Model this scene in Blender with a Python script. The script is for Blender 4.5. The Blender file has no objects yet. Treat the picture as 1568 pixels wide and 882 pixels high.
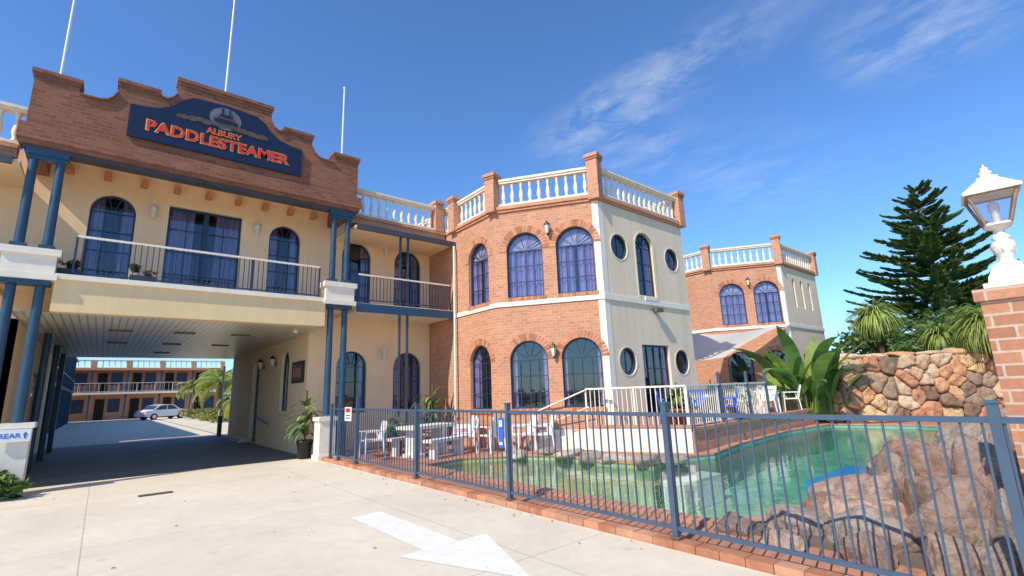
import bpy, math, random, bmesh
from mathutils import Vector, Matrix, noise
from mathutils.geometry import delaunay_2d_cdt
R=random.Random(7)
sc=bpy.context.scene
# ------------------------------------------------------------ materials
MATS={}
def nt(name):
    m=bpy.data.materials.new(name); m.use_nodes=True
    t=m.node_tree; b=t.nodes['Principled BSDF']; MATS[name]=m
    return m,t,b
def L(t,a,b): t.links.new(a,b)
def N(t,k,**kw):
    n=t.nodes.new(k)
    for a,b in kw.items(): setattr(n,a,b)
    return n
def mixc(t,fac,a,b,blend='MIX'):
    n=N(t,'ShaderNodeMix',data_type='RGBA',blend_type=blend)
    if isinstance(fac,(int,float)): n.inputs[0].default_value=fac
    else: L(t,fac,n.inputs[0])
    for i,x in ((6,a),(7,b)):
        if isinstance(x,tuple): n.inputs[i].default_value=(x[0],x[1],x[2],1)
        else: L(t,x,n.inputs[i])
    return n.outputs[2]
def ramp(t,src,p0,p1,c0=(0,0,0),c1=(1,1,1)):
    r=N(t,'ShaderNodeValToRGB'); e=r.color_ramp.elements
    e[0].position=p0; e[1].position=p1; e[0].color=(*c0,1); e[1].color=(*c1,1)
    L(t,src,r.inputs[0]); return r.outputs[0]
def noisen(t,scale,detail=6,rough=.6,vec=None,dist=0):
    n=N(t,'ShaderNodeTexNoise'); n.inputs['Scale'].default_value=scale
    n.inputs['Detail'].default_value=detail; n.inputs['Roughness'].default_value=rough
    n.inputs['Distortion'].default_value=dist
    if vec is None:
        g=N(t,'ShaderNodeNewGeometry'); vec=g.outputs['Position']
    L(t,vec,n.inputs['Vector']); return n.outputs['Fac']
def bump(t,b,h,st,dist=.01):
    n=N(t,'ShaderNodeBump'); n.inputs['Strength'].default_value=st; n.inputs['Distance'].default_value=dist
    L(t,h,n.inputs['Height']); L(t,n.outputs[0],b.inputs['Normal'])
def plain(name,c,rough=.7,var=.2,scale=2.0,bmp=.15,metal=0,attr=False,spec=None,fine=60):
    m,t,b=nt(name)
    f=ramp(t,noisen(t,scale,6,.65),.3,.7)
    lo=tuple(x*(1-var) for x in c); hi=tuple(min(1,x*(1+var*.35)) for x in c)
    o=mixc(t,f,lo,hi)
    L(t,o,b.inputs['Base Color'])
    b.inputs['Roughness'].default_value=rough; b.inputs['Metallic'].default_value=metal
    if spec is not None: b.inputs['Specular IOR Level'].default_value=spec
    if bmp: bump(t,b,noisen(t,fine,3,.6),bmp,.01)
    return m
def stained(name,c,rough=.85,amt=.2):
    m,t,b=nt(name)
    g=N(t,'ShaderNodeNewGeometry'); mp=N(t,'ShaderNodeMapping'); mp.inputs['Scale'].default_value=(5,5,.5); L(t,g.outputs['Position'],mp.inputs[0])
    f=ramp(t,noisen(t,1.0,8,.7,mp.outputs[0]),.42,.72,(1,1,1),(1-amt,1-amt*1.1,1-amt*1.25))
    f2=ramp(t,noisen(t,.9,6,.65),.3,.7,(.93,.92,.9),(1.02,1.02,1.02))
    o=mixc(t,1,f,f2,'MULTIPLY'); o=mixc(t,1,c,o,'MULTIPLY')
    L(t,o,b.inputs['Base Color']); b.inputs['Roughness'].default_value=rough
    bump(t,b,noisen(t,45,3,.6),.15,.01)
def brick(name,c1,c2,mort,w=.23,h=.086,ms=.009,dark=.25,rough=.88):
    m,t,b=nt(name)
    uv=N(t,'ShaderNodeUVMap',uv_map='UVMap')
    br=N(t,'ShaderNodeTexBrick'); br.offset=.5
    i=br.inputs; i['Scale'].default_value=1; i['Brick Width'].default_value=w; i['Row Height'].default_value=h
    i['Mortar Size'].default_value=ms; i['Mortar Smooth'].default_value=.15; i['Bias'].default_value=0
    i['Color1'].default_value=(*c1,1); i['Color2'].default_value=(*c2,1); i['Mortar'].default_value=(*mort,1)
    L(t,uv.outputs[0],i['Vector'])
    f=ramp(t,noisen(t,1.1,8,.7),.32,.68,(1-dark,)*3,(1.0,)*3)
    f2=ramp(t,noisen(t,25,5,.7),.3,.7,(.82,)*3,(1.08,)*3)
    o=mixc(t,1.0,br.outputs['Color'],f,'MULTIPLY'); o=mixc(t,1.0,o,f2,'MULTIPLY')
    L(t,o,b.inputs['Base Color']); b.inputs['Roughness'].default_value=rough
    inv=N(t,'ShaderNodeMath',operation='SUBTRACT'); inv.inputs[0].default_value=1; L(t,br.outputs['Fac'],inv.inputs[1])
    bump(t,b,inv.outputs[0],.4,.007)
    return m
brick('brick',(.70,.315,.17),(.56,.235,.125),(.62,.42,.28),dark=.15)
brick('brick_dark',(.37,.135,.068),(.25,.085,.044),(.28,.165,.105))
brick('brick_pillar',(.60,.28,.155),(.43,.18,.10),(.60,.45,.33),h=.092)
plain('brick_unit',(.64,.28,.15),.88,.35,6)
plain('brick_unit_dark',(.46,.19,.10),.88,.35,6)
brick('paver',(.60,.26,.15),(.46,.185,.105),(.42,.28,.19),w=.23,h=.115,ms=.006,dark=.3)
plain('coping',(.54,.27,.16),.85,.35,3)
stained('cream_wall',(.96,.70,.43),.85,.06)
stained('beam_yellow',(.84,.62,.34),.8,.08)
stained('render_wall',(.88,.70,.49),.9,.13)
plain('white_paint',(.88,.78,.63),.6,.1,3,.08)
plain('baluster_white',(.86,.74,.56),.7,.16,5,.1)
plain('blue_paint',(.022,.07,.125),.4,.15,3,.05)
plain('fence_blue',(.06,.10,.155),.38,.18,4,.05)
plain('window_frame',(.02,.045,.10),.4,.1,3,.0)
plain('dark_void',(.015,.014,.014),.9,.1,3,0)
plain('curtain',(.29,.245,.46),.9,.15,3,0)
plain('curtain_shaded',(.26,.24,.42),.9,.15,3,0)  # darker copy of curtain, shade put into its colour
plain('curtain_white',(.46,.43,.58),.9,.1,3,0)
plain('roof_dark',(.06,.065,.08),.6,.2,3,.1)
plain('roof_flat',(.3,.3,.3),.9,.2,3,.1)
plain('metal_white',(.8,.8,.78),.35,.05,3,0)
plain('plastic_white',(.82,.82,.80),.4,.05,3,0)
plain('stone_white',(.78,.75,.68),.8,.15,4,.2)
plain('chair_dark',(.03,.06,.1),.5,.1,4,0)
plain('trunk',(.20,.14,.09),.95,.35,6,.5)
plain('terracotta',(.5,.09,.05),.6,.15,4,.1)
plain('iron',(.03,.028,.025),.5,.2,4,.05)
plain('grate',(.16,.11,.08),.6,.2,20,.1)
plain('sign_navy',(.012,.018,.05),.35,.15,2,0)
plain('sign_red',(.75,.03,.02),.45,.05,2,0)
plain('sign_yellow',(.85,.5,.05),.45,.05,2,0)
plain('sign_sepia',(.11,.075,.05),.5,.5,3,0)
plain('sign_grey',(.16,.16,.17),.5,.3,6,0)
plain('sign_blue',(.03,.12,.55),.45,.05,2,0)
plain('car_paint',(.75,.76,.78),.25,.03,2,0)
plain('tyre',(.02,.02,.02),.8,.1,5,0)
plain('lamp_cap',(.80,.75,.65),.5,.25,14,.15)
plain('lamp_rust',(.35,.22,.13),.7,.4,14,.15)
plain('dry_grass',(.16,.15,.06),.95,.4,.3,.3)
plain('mortar',(.17,.13,.10),.95,.3,5,.3)
plain('painted_shade',(.17,.165,.16),.7,.25,1.2,.1)  # passage shade painted as a darker floor colour
plain('pool_tile_blue',(.05,.36,.92),.4,.2,2,0)
plain('flower_red',(.6,.04,.05),.6,.2,5,0)
def rockm(name,c1,c2,c3,sc_,bs):
    m,t,b=nt(name)
    o=mixc(t,ramp(t,noisen(t,sc_,6,.65),.38,.62),c1,c2)
    o=mixc(t,ramp(t,noisen(t,sc_*2.1,9,.72,dist=.6),.50,.70),o,c3)
    o=mixc(t,1.0,o,ramp(t,noisen(t,sc_*9,6,.75),.3,.7,(.62,.6,.58),(1.12,1.1,1.08)),'MULTIPLY')
    a=N(t,'ShaderNodeAttribute',attribute_name='Col'); o=mixc(t,1.0,o,a.outputs['Color'],'MULTIPLY')
    L(t,o,b.inputs['Base Color']); b.inputs['Roughness'].default_value=.93; b.inputs['Specular IOR Level'].default_value=.25
    bump(t,b,noisen(t,sc_*3.2,10,.72,dist=.3),1.0,bs)
rockm('rock_pink',(.52,.38,.30),(.54,.46,.37),(.20,.17,.15),1.6,.08)
rockm('rock_wall_stone',(.66,.44,.29),(.70,.57,.41),(.30,.24,.19),1.9,.05)
def leafm(name,c,trf=.3):
    m,t,b=nt(name)
    f=ramp(t,noisen(t,1.5,4,.6),.3,.7)
    o=mixc(t,f,tuple(x*.55 for x in c),tuple(x*1.3 for x in c))
    L(t,o,b.inputs['Base Color']); b.inputs['Roughness'].default_value=.55
    tr=N(t,'ShaderNodeBsdfTranslucent'); L(t,o,tr.inputs[0])
    mx=N(t,'ShaderNodeMixShader'); mx.inputs[0].default_value=trf
    L(t,b.outputs[0],mx.inputs[1]); L(t,tr.outputs[0],mx.inputs[2])
    L(t,mx.outputs[0],t.nodes['Material Output'].inputs[0])
leafm('leaf_pine',(.15,.235,.065),.35); leafm('leaf_pine_dark',(.06,.115,.04))
leafm('leaf_light',(.30,.40,.08)); leafm('leaf_mid',(.13,.24,.05)); leafm('leaf_dark',(.045,.09,.03))
leafm('leaf_yellow',(.42,.44,.12)); leafm('leaf_orange',(.5,.16,.03)); leafm('leaf_banana',(.14,.33,.07))
leafm('leaf_tuft',(.48,.56,.15),.5); leafm('leaf_tuft_mid',(.34,.46,.11),.5)
def sailm():
    m,t,b=nt('sail'); b.inputs['Base Color'].default_value=(.92,.88,.78,1); b.inputs['Roughness'].default_value=.8
    tr=N(t,'ShaderNodeBsdfTranslucent'); tr.inputs[0].default_value=(.95,.92,.84,1)
    mx=N(t,'ShaderNodeMixShader'); mx.inputs[0].default_value=.6
    L(t,b.outputs[0],mx.inputs[1]); L(t,tr.outputs[0],mx.inputs[2]); L(t,mx.outputs[0],t.nodes['Material Output'].inputs[0])
sailm()
def concrete():
    m,t,b=nt('concrete')
    uv=N(t,'ShaderNodeUVMap',uv_map='UVMap')
    br=N(t,'ShaderNodeTexBrick'); br.offset=0
    i=br.inputs; i['Scale'].default_value=1; i['Brick Width'].default_value=3.4; i['Row Height'].default_value=3.9
    i['Mortar Size'].default_value=.007; i['Mortar Smooth'].default_value=.3
    i['Color1'].default_value=(.76,.67,.535,1); i['Color2'].default_value=(.79,.705,.57,1); i['Mortar'].default_value=(.50,.43,.34,1)
    L(t,uv.outputs[0],i['Vector'])
    f=ramp(t,noisen(t,.55,10,.7,dist=.4),.3,.72,(.82,.81,.79),(1.04,1.03,1.0))
    f2=ramp(t,noisen(t,5,8,.75),.25,.6,(.90,.88,.84),(1,1,1))
    f3=ramp(t,noisen(t,90,3,.7),.2,.7,(.88,.88,.88),(1.04,1.04,1.04))
    f4=ramp(t,noisen(t,2.2,3,.5),.66,.74,(1,1,1),(.86,.84,.80))
    o=mixc(t,1,br.outputs['Color'],f,'MULTIPLY'); o=mixc(t,1,o,f2,'MULTIPLY'); o=mixc(t,1,o,f3,'MULTIPLY'); o=mixc(t,1,o,f4,'MULTIPLY')
    L(t,o,b.inputs['Base Color']); b.inputs['Roughness'].default_value=.85
    bump(t,b,noisen(t,70,5,.7),.2,.006)
    m,t,b=nt('arrow_paint')
    wear=ramp(t,noisen(t,6,10,.8,dist=.4),.36,.60)
    o=mixc(t,wear,(.82,.83,.84),(.76,.69,.57)); L(t,o,b.inputs['Base Color']); b.inputs['Roughness'].default_value=.7
concrete()
def ceilm():
    m,t,b=nt('ceiling_battens')
    uv=N(t,'ShaderNodeUVMap',uv_map='UVMap'); w=N(t,'ShaderNodeTexWave',bands_direction='X'); w.inputs['Scale'].default_value=2.2
    L(t,uv.outputs[0],w.inputs['Vector'])
    f=ramp(t,w.outputs['Fac'],.04,.14,(.25,.24,.21),(.62,.59,.49))
    L(t,f,b.inputs['Base Color']); b.inputs['Roughness'].default_value=.3
ceilm()
def facing(t,lo,pw):
    lw=N(t,'ShaderNodeLayerWeight'); lw.inputs[0].default_value=.5
    p=N(t,'ShaderNodeMath',operation='POWER'); L(t,lw.outputs['Facing'],p.inputs[0]); p.inputs[1].default_value=pw
    a=N(t,'ShaderNodeMath',operation='MULTIPLY_ADD'); L(t,p.outputs[0],a.inputs[0]); a.inputs[1].default_value=1-lo; a.inputs[2].default_value=lo
    return lw,a.outputs[0]
def glassm():
    m,t,b=nt('glass'); t.nodes.remove(b)
    lw,fac=facing(t,.10,4)
    g=N(t,'ShaderNodeBsdfGlossy'); g.inputs['Roughness'].default_value=.02; g.inputs[0].default_value=(.9,.95,1,1)
    tr=N(t,'ShaderNodeBsdfTransparent'); tr.inputs[0].default_value=(.82,.83,.88,1)
    bn=N(t,'ShaderNodeBump'); bn.inputs['Strength'].default_value=.05; bn.inputs['Distance'].default_value=.05
    L(t,noisen(t,2.5,2,.5),bn.inputs['Height']); L(t,bn.outputs[0],g.inputs['Normal'])
    mx=N(t,'ShaderNodeMixShader'); L(t,fac,mx.inputs[0]); L(t,tr.outputs[0],mx.inputs[1]); L(t,g.outputs[0],mx.inputs[2])
    L(t,mx.outputs[0],t.nodes['Material Output'].inputs[0])
    m,t,b=nt('water'); t.nodes.remove(b)
    lw,fac=facing(t,.03,5)
    g=N(t,'ShaderNodeBsdfGlossy'); g.inputs['Roughness'].default_value=.015
    tr=N(t,'ShaderNodeBsdfTransparent'); tr.inputs[0].default_value=(.80,.96,.90,1)
    bn=N(t,'ShaderNodeBump'); bn.inputs['Strength'].default_value=.20; bn.inputs['Distance'].default_value=.025
    L(t,noisen(t,4.0,3,.5,dist=.5),bn.inputs['Height']); L(t,bn.outputs[0],g.inputs['Normal']); L(t,bn.outputs[0],lw.inputs['Normal'])
    mx=N(t,'ShaderNodeMixShader'); L(t,fac,mx.inputs[0]); L(t,tr.outputs[0],mx.inputs[1]); L(t,g.outputs[0],mx.inputs[2])
    L(t,mx.outputs[0],t.nodes['Material Output'].inputs[0])
    m,t,b=nt('pool_basin')
    ge=N(t,'ShaderNodeNewGeometry'); sx=N(t,'ShaderNodeSeparateXYZ'); L(t,ge.outputs['Position'],sx.inputs[0])
    mr=N(t,'ShaderNodeMapRange'); mr.inputs[1].default_value=7.0; mr.inputs[2].default_value=11.5; L(t,sx.outputs[0],mr.inputs[0])
    o=mixc(t,mr.outputs[0],(.42,.41,.17),(.19,.47,.38))
    f=ramp(t,noisen(t,1.3,6,.65,dist=.8),.35,.65,(.62,.68,.66),(1.1,1.08,1))
    o=mixc(t,1,o,f,'MULTIPLY')
    L(t,o,b.inputs['Base Color']); b.inputs['Roughness'].default_value=.9
glassm()
# ------------------------------------------------------------ mesh builder
def pip(p,poly):
    x,y=p; c=False; n=len(poly)
    for i in range(n):
        x0,y0=poly[i-1]; x1,y1=poly[i]
        if (y0>y)!=(y1>y) and x<(x1-x0)*(y-y0)/(y1-y0)+x0: c=not c
    return c
def tess(loops):
    vs=[];ed=[]
    for l in loops:
        b=len(vs); vs+=[Vector(p) for p in l]; ed+=[(b+i,b+(i+1)%len(l)) for i in range(len(l))]
    r=delaunay_2d_cdt(vs,ed,[],0,1e-6)
    ov=[(v.x,v.y) for v in r[0]]; tri=[]
    for f in r[2]:
        c=(sum(ov[i][0] for i in f)/3,sum(ov[i][1] for i in f)/3)
        if pip(c,loops[0]) and not any(pip(c,h) for h in loops[1:]): tri.append(tuple(f))
    return ov,tri
class Fr:
    def __init__(s,o,d):
        l=math.hypot(*d); s.o=o; s.d=(d[0]/l,d[1]/l); s.n=(s.d[1],-s.d[0]); s.L=l
    def P(s,u,d,z): return (s.o[0]+s.d[0]*u+s.n[0]*d, s.o[1]+s.d[1]*u+s.n[1]*d, z)
class MB:
    def __init__(s): s.v=[];s.f=[];s.m=[];s.s=[];s.c=[];s.mn=[];s.t=[]
    def mi(s,m):
        if m not in s.mn: s.mn.append(m)
        return s.mn.index(m)
    def add(s,pts,faces,m,sm=False,c=(1,1,1),t=None):
        b=len(s.v); s.v+= [tuple(p) for p in pts]; k=s.mi(m)
        for f in faces: s.f.append(tuple(b+i for i in f)); s.m.append(k); s.s.append(sm); s.c.append(c); s.t.append(t)
    def hexa(s,p,m,c=(1,1,1)):
        s.add(p,[(0,3,2,1),(4,5,6,7),(0,1,5,4),(1,2,6,5),(2,3,7,6),(3,0,4,7)],m,False,c)
    def fbox(s,fr,u0,u1,d0,d1,z0,z1,m):
        p=[fr.P(u0,d1,z0),fr.P(u1,d1,z0),fr.P(u1,d0,z0),fr.P(u0,d0,z0),fr.P(u0,d1,z1),fr.P(u1,d1,z1),fr.P(u1,d0,z1),fr.P(u0,d0,z1)]
        s.add(p,[(0,3,2,1),(4,5,6,7),(1,2,6,5),(3,0,4,7)],m); s.add(p,[(0,1,5,4),(2,3,7,6)],m,t=fr.d)
    def box(s,x0,x1,y0,y1,z0,z1,m,c=(1,1,1)):
        s.hexa([(x0,y0,z0),(x1,y0,z0),(x1,y1,z0),(x0,y1,z0),(x0,y0,z1),(x1,y0,z1),(x1,y1,z1),(x0,y1,z1)],m,c)
    def rbox(s,cx,cy,ang,x0,x1,y0,y1,z0,z1,m):
        ca,sa=math.cos(ang),math.sin(ang)
        f=lambda x,y,z:(cx+x*ca-y*sa,cy+x*sa+y*ca,z)
        s.hexa([f(x0,y0,z0),f(x1,y0,z0),f(x1,y1,z0),f(x0,y1,z0),f(x0,y0,z1),f(x1,y0,z1),f(x1,y1,z1),f(x0,y1,z1)],m)
    def prism(s,fr,out,d0,d1,m,holes=(),m2=None,hm=None):
        loops=[list(out)]+[list(h) for h in holes]
        flat,tri=tess(loops)
        s.add([fr.P(u,d1,z) for u,z in flat],tri,m,t=fr.d); s.add([fr.P(u,d0,z) for u,z in flat],tri,m2 or m,t=fr.d)
        for k,l in enumerate(loops):
            q=len(l)
            pts=[fr.P(u,d1,z) for u,z in l]+[fr.P(u,d0,z) for u,z in l]
            s.add(pts,[(i,(i+1)%q,(i+1)%q+q,i+q) for i in range(q)],(hm if (k and hm) else m))
    def hpoly(s,out,z0,z1,m,holes=(),m2=None):
        loops=[list(out)]+[list(h) for h in holes]
        flat,tri=tess(loops)
        s.add([(x,y,z1) for x,y in flat],tri,m)
        if z0 is None: return
        for l in loops:
            q=len(l)
            s.add([(x,y,z1) for x,y in l]+[(x,y,z0) for x,y in l],[(i,(i+1)%q,(i+1)%q+q,i+q) for i in range(q)],m2 or m)
    def cyl(s,a,b,r0,r1=None,n=10,m='iron',cap=True):
        if r1 is None: r1=r0
        a=Vector(a);b=Vector(b);d=(b-a).normalized()
        t=d.orthogonal().normalized(); w=d.cross(t)
        pts=[a+(t*math.cos(2*math.pi*i/n)+w*math.sin(2*math.pi*i/n))*r0 for i in range(n)]+[b+(t*math.cos(2*math.pi*i/n)+w*math.sin(2*math.pi*i/n))*r1 for i in range(n)]
        s.add(pts,[(i,(i+1)%n,(i+1)%n+n,i+n) for i in range(n)],m,True)
        if cap: s.add(pts,[tuple(range(n)),tuple(range(n,2*n))],m)
    def lathe(s,c,prof,n,m,sm=True,rot=0):
        pts=[];k=len(prof)
        for r,z in prof:
            for i in range(n):
                a=2*math.pi*i/n+rot; pts.append((c[0]+r*math.cos(a),c[1]+r*math.sin(a),c[2]+z))
        s.add(pts,[(j*n+i,j*n+(i+1)%n,(j+1)*n+(i+1)%n,(j+1)*n+i) for j in range(k-1) for i in range(n)],m,sm)
    def ribbon(s,pts,ws,side,m):
        v=[];side=Vector(side)
        for p,w in zip(pts,ws):
            p=Vector(p); v+=[p-side*w,p+side*w]
        s.add(v,[(2*i,2*i+1,2*i+3,2*i+2) for i in range(len(pts)-1)],m)
    def build(s,name,parent=None,origin=None):
        o=Vector(origin) if origin is not None else (parent.location.copy() if parent else Vector((0,0,0)))
        me=bpy.data.meshes.new(name)
        me.from_pydata([(x-o.x,y-o.y,z-o.z) for x,y,z in s.v],[],s.f)
        for m in s.mn: me.materials.append(MATS[m])
        me.polygons.foreach_set('material_index',s.m); me.polygons.foreach_set('use_smooth',s.s)
        me.uv_layers.new(name='UVMap'); dat=[0.0]*(2*len(me.loops))
        me.color_attributes.new(name='Col',type='FLOAT_COLOR',domain='CORNER'); cd=[1.0]*(4*len(me.loops))
        for p in me.polygons:
            nx,ny,nz=p.normal; T=s.t[p.index]
            if T is not None: tx,ty,h=T[0],T[1],False
            elif abs(nz)>.7: tx,ty,h=1,0,True
            else:
                l=math.hypot(nx,ny) or 1; tx,ty,h=-ny/l,nx/l,False
            if not h and (tx<-.01 or (abs(tx)<=.01 and ty<0)): tx,ty=-tx,-ty
            c=s.c[p.index]
            for li in p.loop_indices:
                x,y,z=s.v[me.loops[li].vertex_index]
                if h: dat[2*li]=x; dat[2*li+1]=y
                else: dat[2*li]=x*tx+y*ty; dat[2*li+1]=z
                cd[4*li]=c[0];cd[4*li+1]=c[1];cd[4*li+2]=c[2]
        me.uv_layers['UVMap'].data.foreach_set('uv',dat); me.color_attributes['Col'].data.foreach_set('color',cd)
        ob=bpy.data.objects.new(name,me); sc.collection.objects.link(ob)
        if parent: ob.parent=parent
        else: ob.location=o
        return ob
def empty(name,loc):
    e=bpy.data.objects.new(name,None); e.location=loc; e.empty_display_size=.3; sc.collection.objects.link(e); return e
def arch(u0,u1,zb,zt,n=14,rise=None):
    r=(u1-u0)/2; rise=r if rise is None else rise; c=(u0+u1)/2; zs=zt-rise
    return [(u0,zb),(u1,zb)]+[(c+r*math.cos(math.pi*i/n),zs+rise*math.sin(math.pi*i/n)) for i in range(n+1)]
def circ(c,z,r,n=24): return [(c+r*math.cos(2*math.pi*i/n),z+r*math.sin(2*math.pi*i/n)) for i in range(n)]
def inset_arch(u0,u1,zb,zt,w,n=14,rise=None):
    r=(u1-u0)/2; rise=r if rise is None else rise
    return arch(u0+w,u1-w,zb+w,zt-w,n,rise-w)
def curtain(mb,fr,u0,u1,d,z0,z1,m,zf=None):
    n=max(4,int((u1-u0)/.028)); pts=[];ph=R.random()*6
    for i in range(n+1):
        u=u0+(u1-u0)*i/n; dd=d+.04*math.sin(i*1.1+ph)+.015*math.sin(i*.5)
        t=z1 if zf is None else zf(u)
        pts+= [fr.P(u,dd,z0),fr.P(u,dd,t)]
    mb.add(pts,[(2*i,2*i+1,2*i+3,2*i+2) for i in range(n)],m)
def window(mb,fr,u0,u1,zb,zt,arched=True,cols=3,rows=3,cur='curtain',cover=.75,bricks=True,fan=True,rec=.10,sill=True,fm='window_frame',swag=False):
    rise=(u1-u0)/2 if arched else 0; c=(u0+u1)/2; zs=zt-rise
    if arched: o=arch(u0,u1,zb,zt); i_=inset_arch(u0,u1,zb,zt,.045)
    else: o=[(u0,zb),(u1,zb),(u1,zt),(u0,zt)]; i_=[(u0+.05,zb+.05),(u1-.05,zb+.05),(u1-.05,zt-.05),(u0+.05,zt-.05)]
    mb.prism(fr,o,-rec-.05,-rec+.01,fm,[i_])
    fl,tri=tess([o]); mb.add([fr.P(u,-rec-.02,z) for u,z in fl],tri,'glass')
    bw=.012
    def top(u):
        if not arched: return zt
        return zs+math.sqrt(max(0,rise**2-(u-c)**2))
    for k in range(1,cols):
        u=u0+(u1-u0)*k/cols; mb.fbox(fr,u-bw,u+bw,-rec-.015,-rec+.008,zb,(zs if fan and arched else top(u))-.02,fm)
    for k in range(1,rows+ (1 if arched else 0)):
        z=zb+(zs-zb)*k/rows; mb.fbox(fr,u0,u1,-rec-.014,-rec+.006,z-bw,z+bw,fm)
    if arched and fan:
        for a in (36,72,108,144):
            a=math.radians(a); p=(c+.1*math.cos(a),zs+.1*math.sin(a)); q=(c+rise*.97*math.cos(a),zs+rise*.97*math.sin(a))
            nx,nz=-math.sin(a)*.01,math.cos(a)*.01
            mb.prism(fr,[(p[0]-nx,p[1]-nz),(q[0]-nx,q[1]-nz),(q[0]+nx,q[1]+nz),(p[0]+nx,p[1]+nz)],-rec-.012,-rec+.005,fm)
    wd=u1-u0
    if cur and cover>0:
        zf=(lambda u: (zs if swag else top(u))-.02)
        h=wd*cover/2
        curtain(mb,fr,u0+.02,u0+h,-rec-.10,zb+.02,zs,cur,zf); curtain(mb,fr,u1-h,u1-.02,-rec-.10,zb+.02,zs,cur,zf)
        if swag:
            n=26; pts=[fr.P(c,-rec-.05,zs)]
            for k in range(n+1):
                a=math.pi*k/n; pts.append(fr.P(c+rise*.97*math.cos(a),-rec-.07-(.045 if k%2 else 0),zs+rise*.97*math.sin(a)))
            mb.add(pts,[(0,k+1,k+2) for k in range(n)],'curtain_white')
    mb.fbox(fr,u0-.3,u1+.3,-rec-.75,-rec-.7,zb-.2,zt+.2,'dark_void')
    if bricks:
        if arched:
            n=int(math.pi*(rise+.1)/.095)
            for k in range(n):
                a0=math.pi*(k+.06)/n; a1=math.pi*(k+.94)/n
                r0,r1=rise+.003,rise+.21
                q=[(c+r0*math.cos(a0),zs+r0*math.sin(a0)),(c+r1*math.cos(a0),zs+r1*math.sin(a0)),(c+r1*math.cos(a1),zs+r1*math.sin(a1)),(c+r0*math.cos(a1),zs+r0*math.sin(a1))]
                mb.prism(fr,q,-.05,.012+.004*R.random(),'brick_unit' if R.random()<.7 else 'brick_unit_dark')
        if sill:
            n=int((wd+.1)/.09)
            for k in range(n):
                a=u0-.05+(wd+.1)*k/n; b=u0-.05+(wd+.1)*(k+1)/n
                mb.fbox(fr,a+.004,b-.004,-.1,.045+.004*R.random(),zb-.11,zb-.004,'brick_unit' if R.random()<.7 else 'brick_unit_dark')
BAL=[(.06,0),(.06,.06),(.035,.08),(.05,.14),(.07,.24),(.055,.36),(.032,.46),(.03,.50),(.05,.54),(.035,.58),(.06,.62),(.06,.68)]
def balustrade(mb,fr,u0,u1,d,z,sp=.26):
    mb.fbox(fr,u0,u1,d-.11,d+.11,z,z+.09,'baluster_white')
    n=max(2,int((u1-u0)/sp))
    for i in range(n):
        u=u0+(u1-u0)*(i+.5)/n; p=fr.P(u,d,z+.085); mb.lathe(p,BAL,8,'baluster_white')
    mb.fbox(fr,u0,u1,d-.10,d+.10,z+.765,z+.83,'baluster_white'); mb.fbox(fr,u0,u1,d-.13,d+.13,z+.83,z+.90,'baluster_white')
def lantern(mb,fr,u,z,m='iron'):
    mb.fbox(fr,u-.03,u+.03,.0,.025,z-.16,z+.02,m)
    mb.cyl(fr.P(u,.02,z-.08),fr.P(u,.14,z-.14),.012,m=m,n=6)
    c=fr.P(u,.15,z-.12)
    mb.lathe(c,[(.03,-.03),(.045,0),(.085,.22),(.085,.225)],6,'lamp_cap',False)
    mb.lathe(c,[(.105,.22),(.07,.29),(.02,.33),(.015,.37),(0,.39)],6,m,False)
    mb.lathe(c,[(0,-.08),(.02,-.05),(.03,-.03)],6,m,False)
def rail(mb,fr,u0,u1,d,z0,z1,sp=.11,m='window_frame',tm='white_paint',br=.009):
    mb.fbox(fr,u0,u1,d-.03,d+.03,z1-.045,z1,tm)
    mb.fbox(fr,u0,u1,d-.015,d+.015,z0+.08,z0+.11,m)
    n=max(1,int((u1-u0)/sp))
    for i in range(n+1):
        u=u0+(u1-u0)*i/n; mb.fbox(fr,u-br,u+br,d-br,d+br,z0+.11,z1-.045,m)
    k=max(1,round((u1-u0)/1.6))
    for i in range(k+1):
        u=u0+(u1-u0)*i/k; mb.fbox(fr,u-.02,u+.02,d-.021,d+.021,z0,z1-.04,m)
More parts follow.
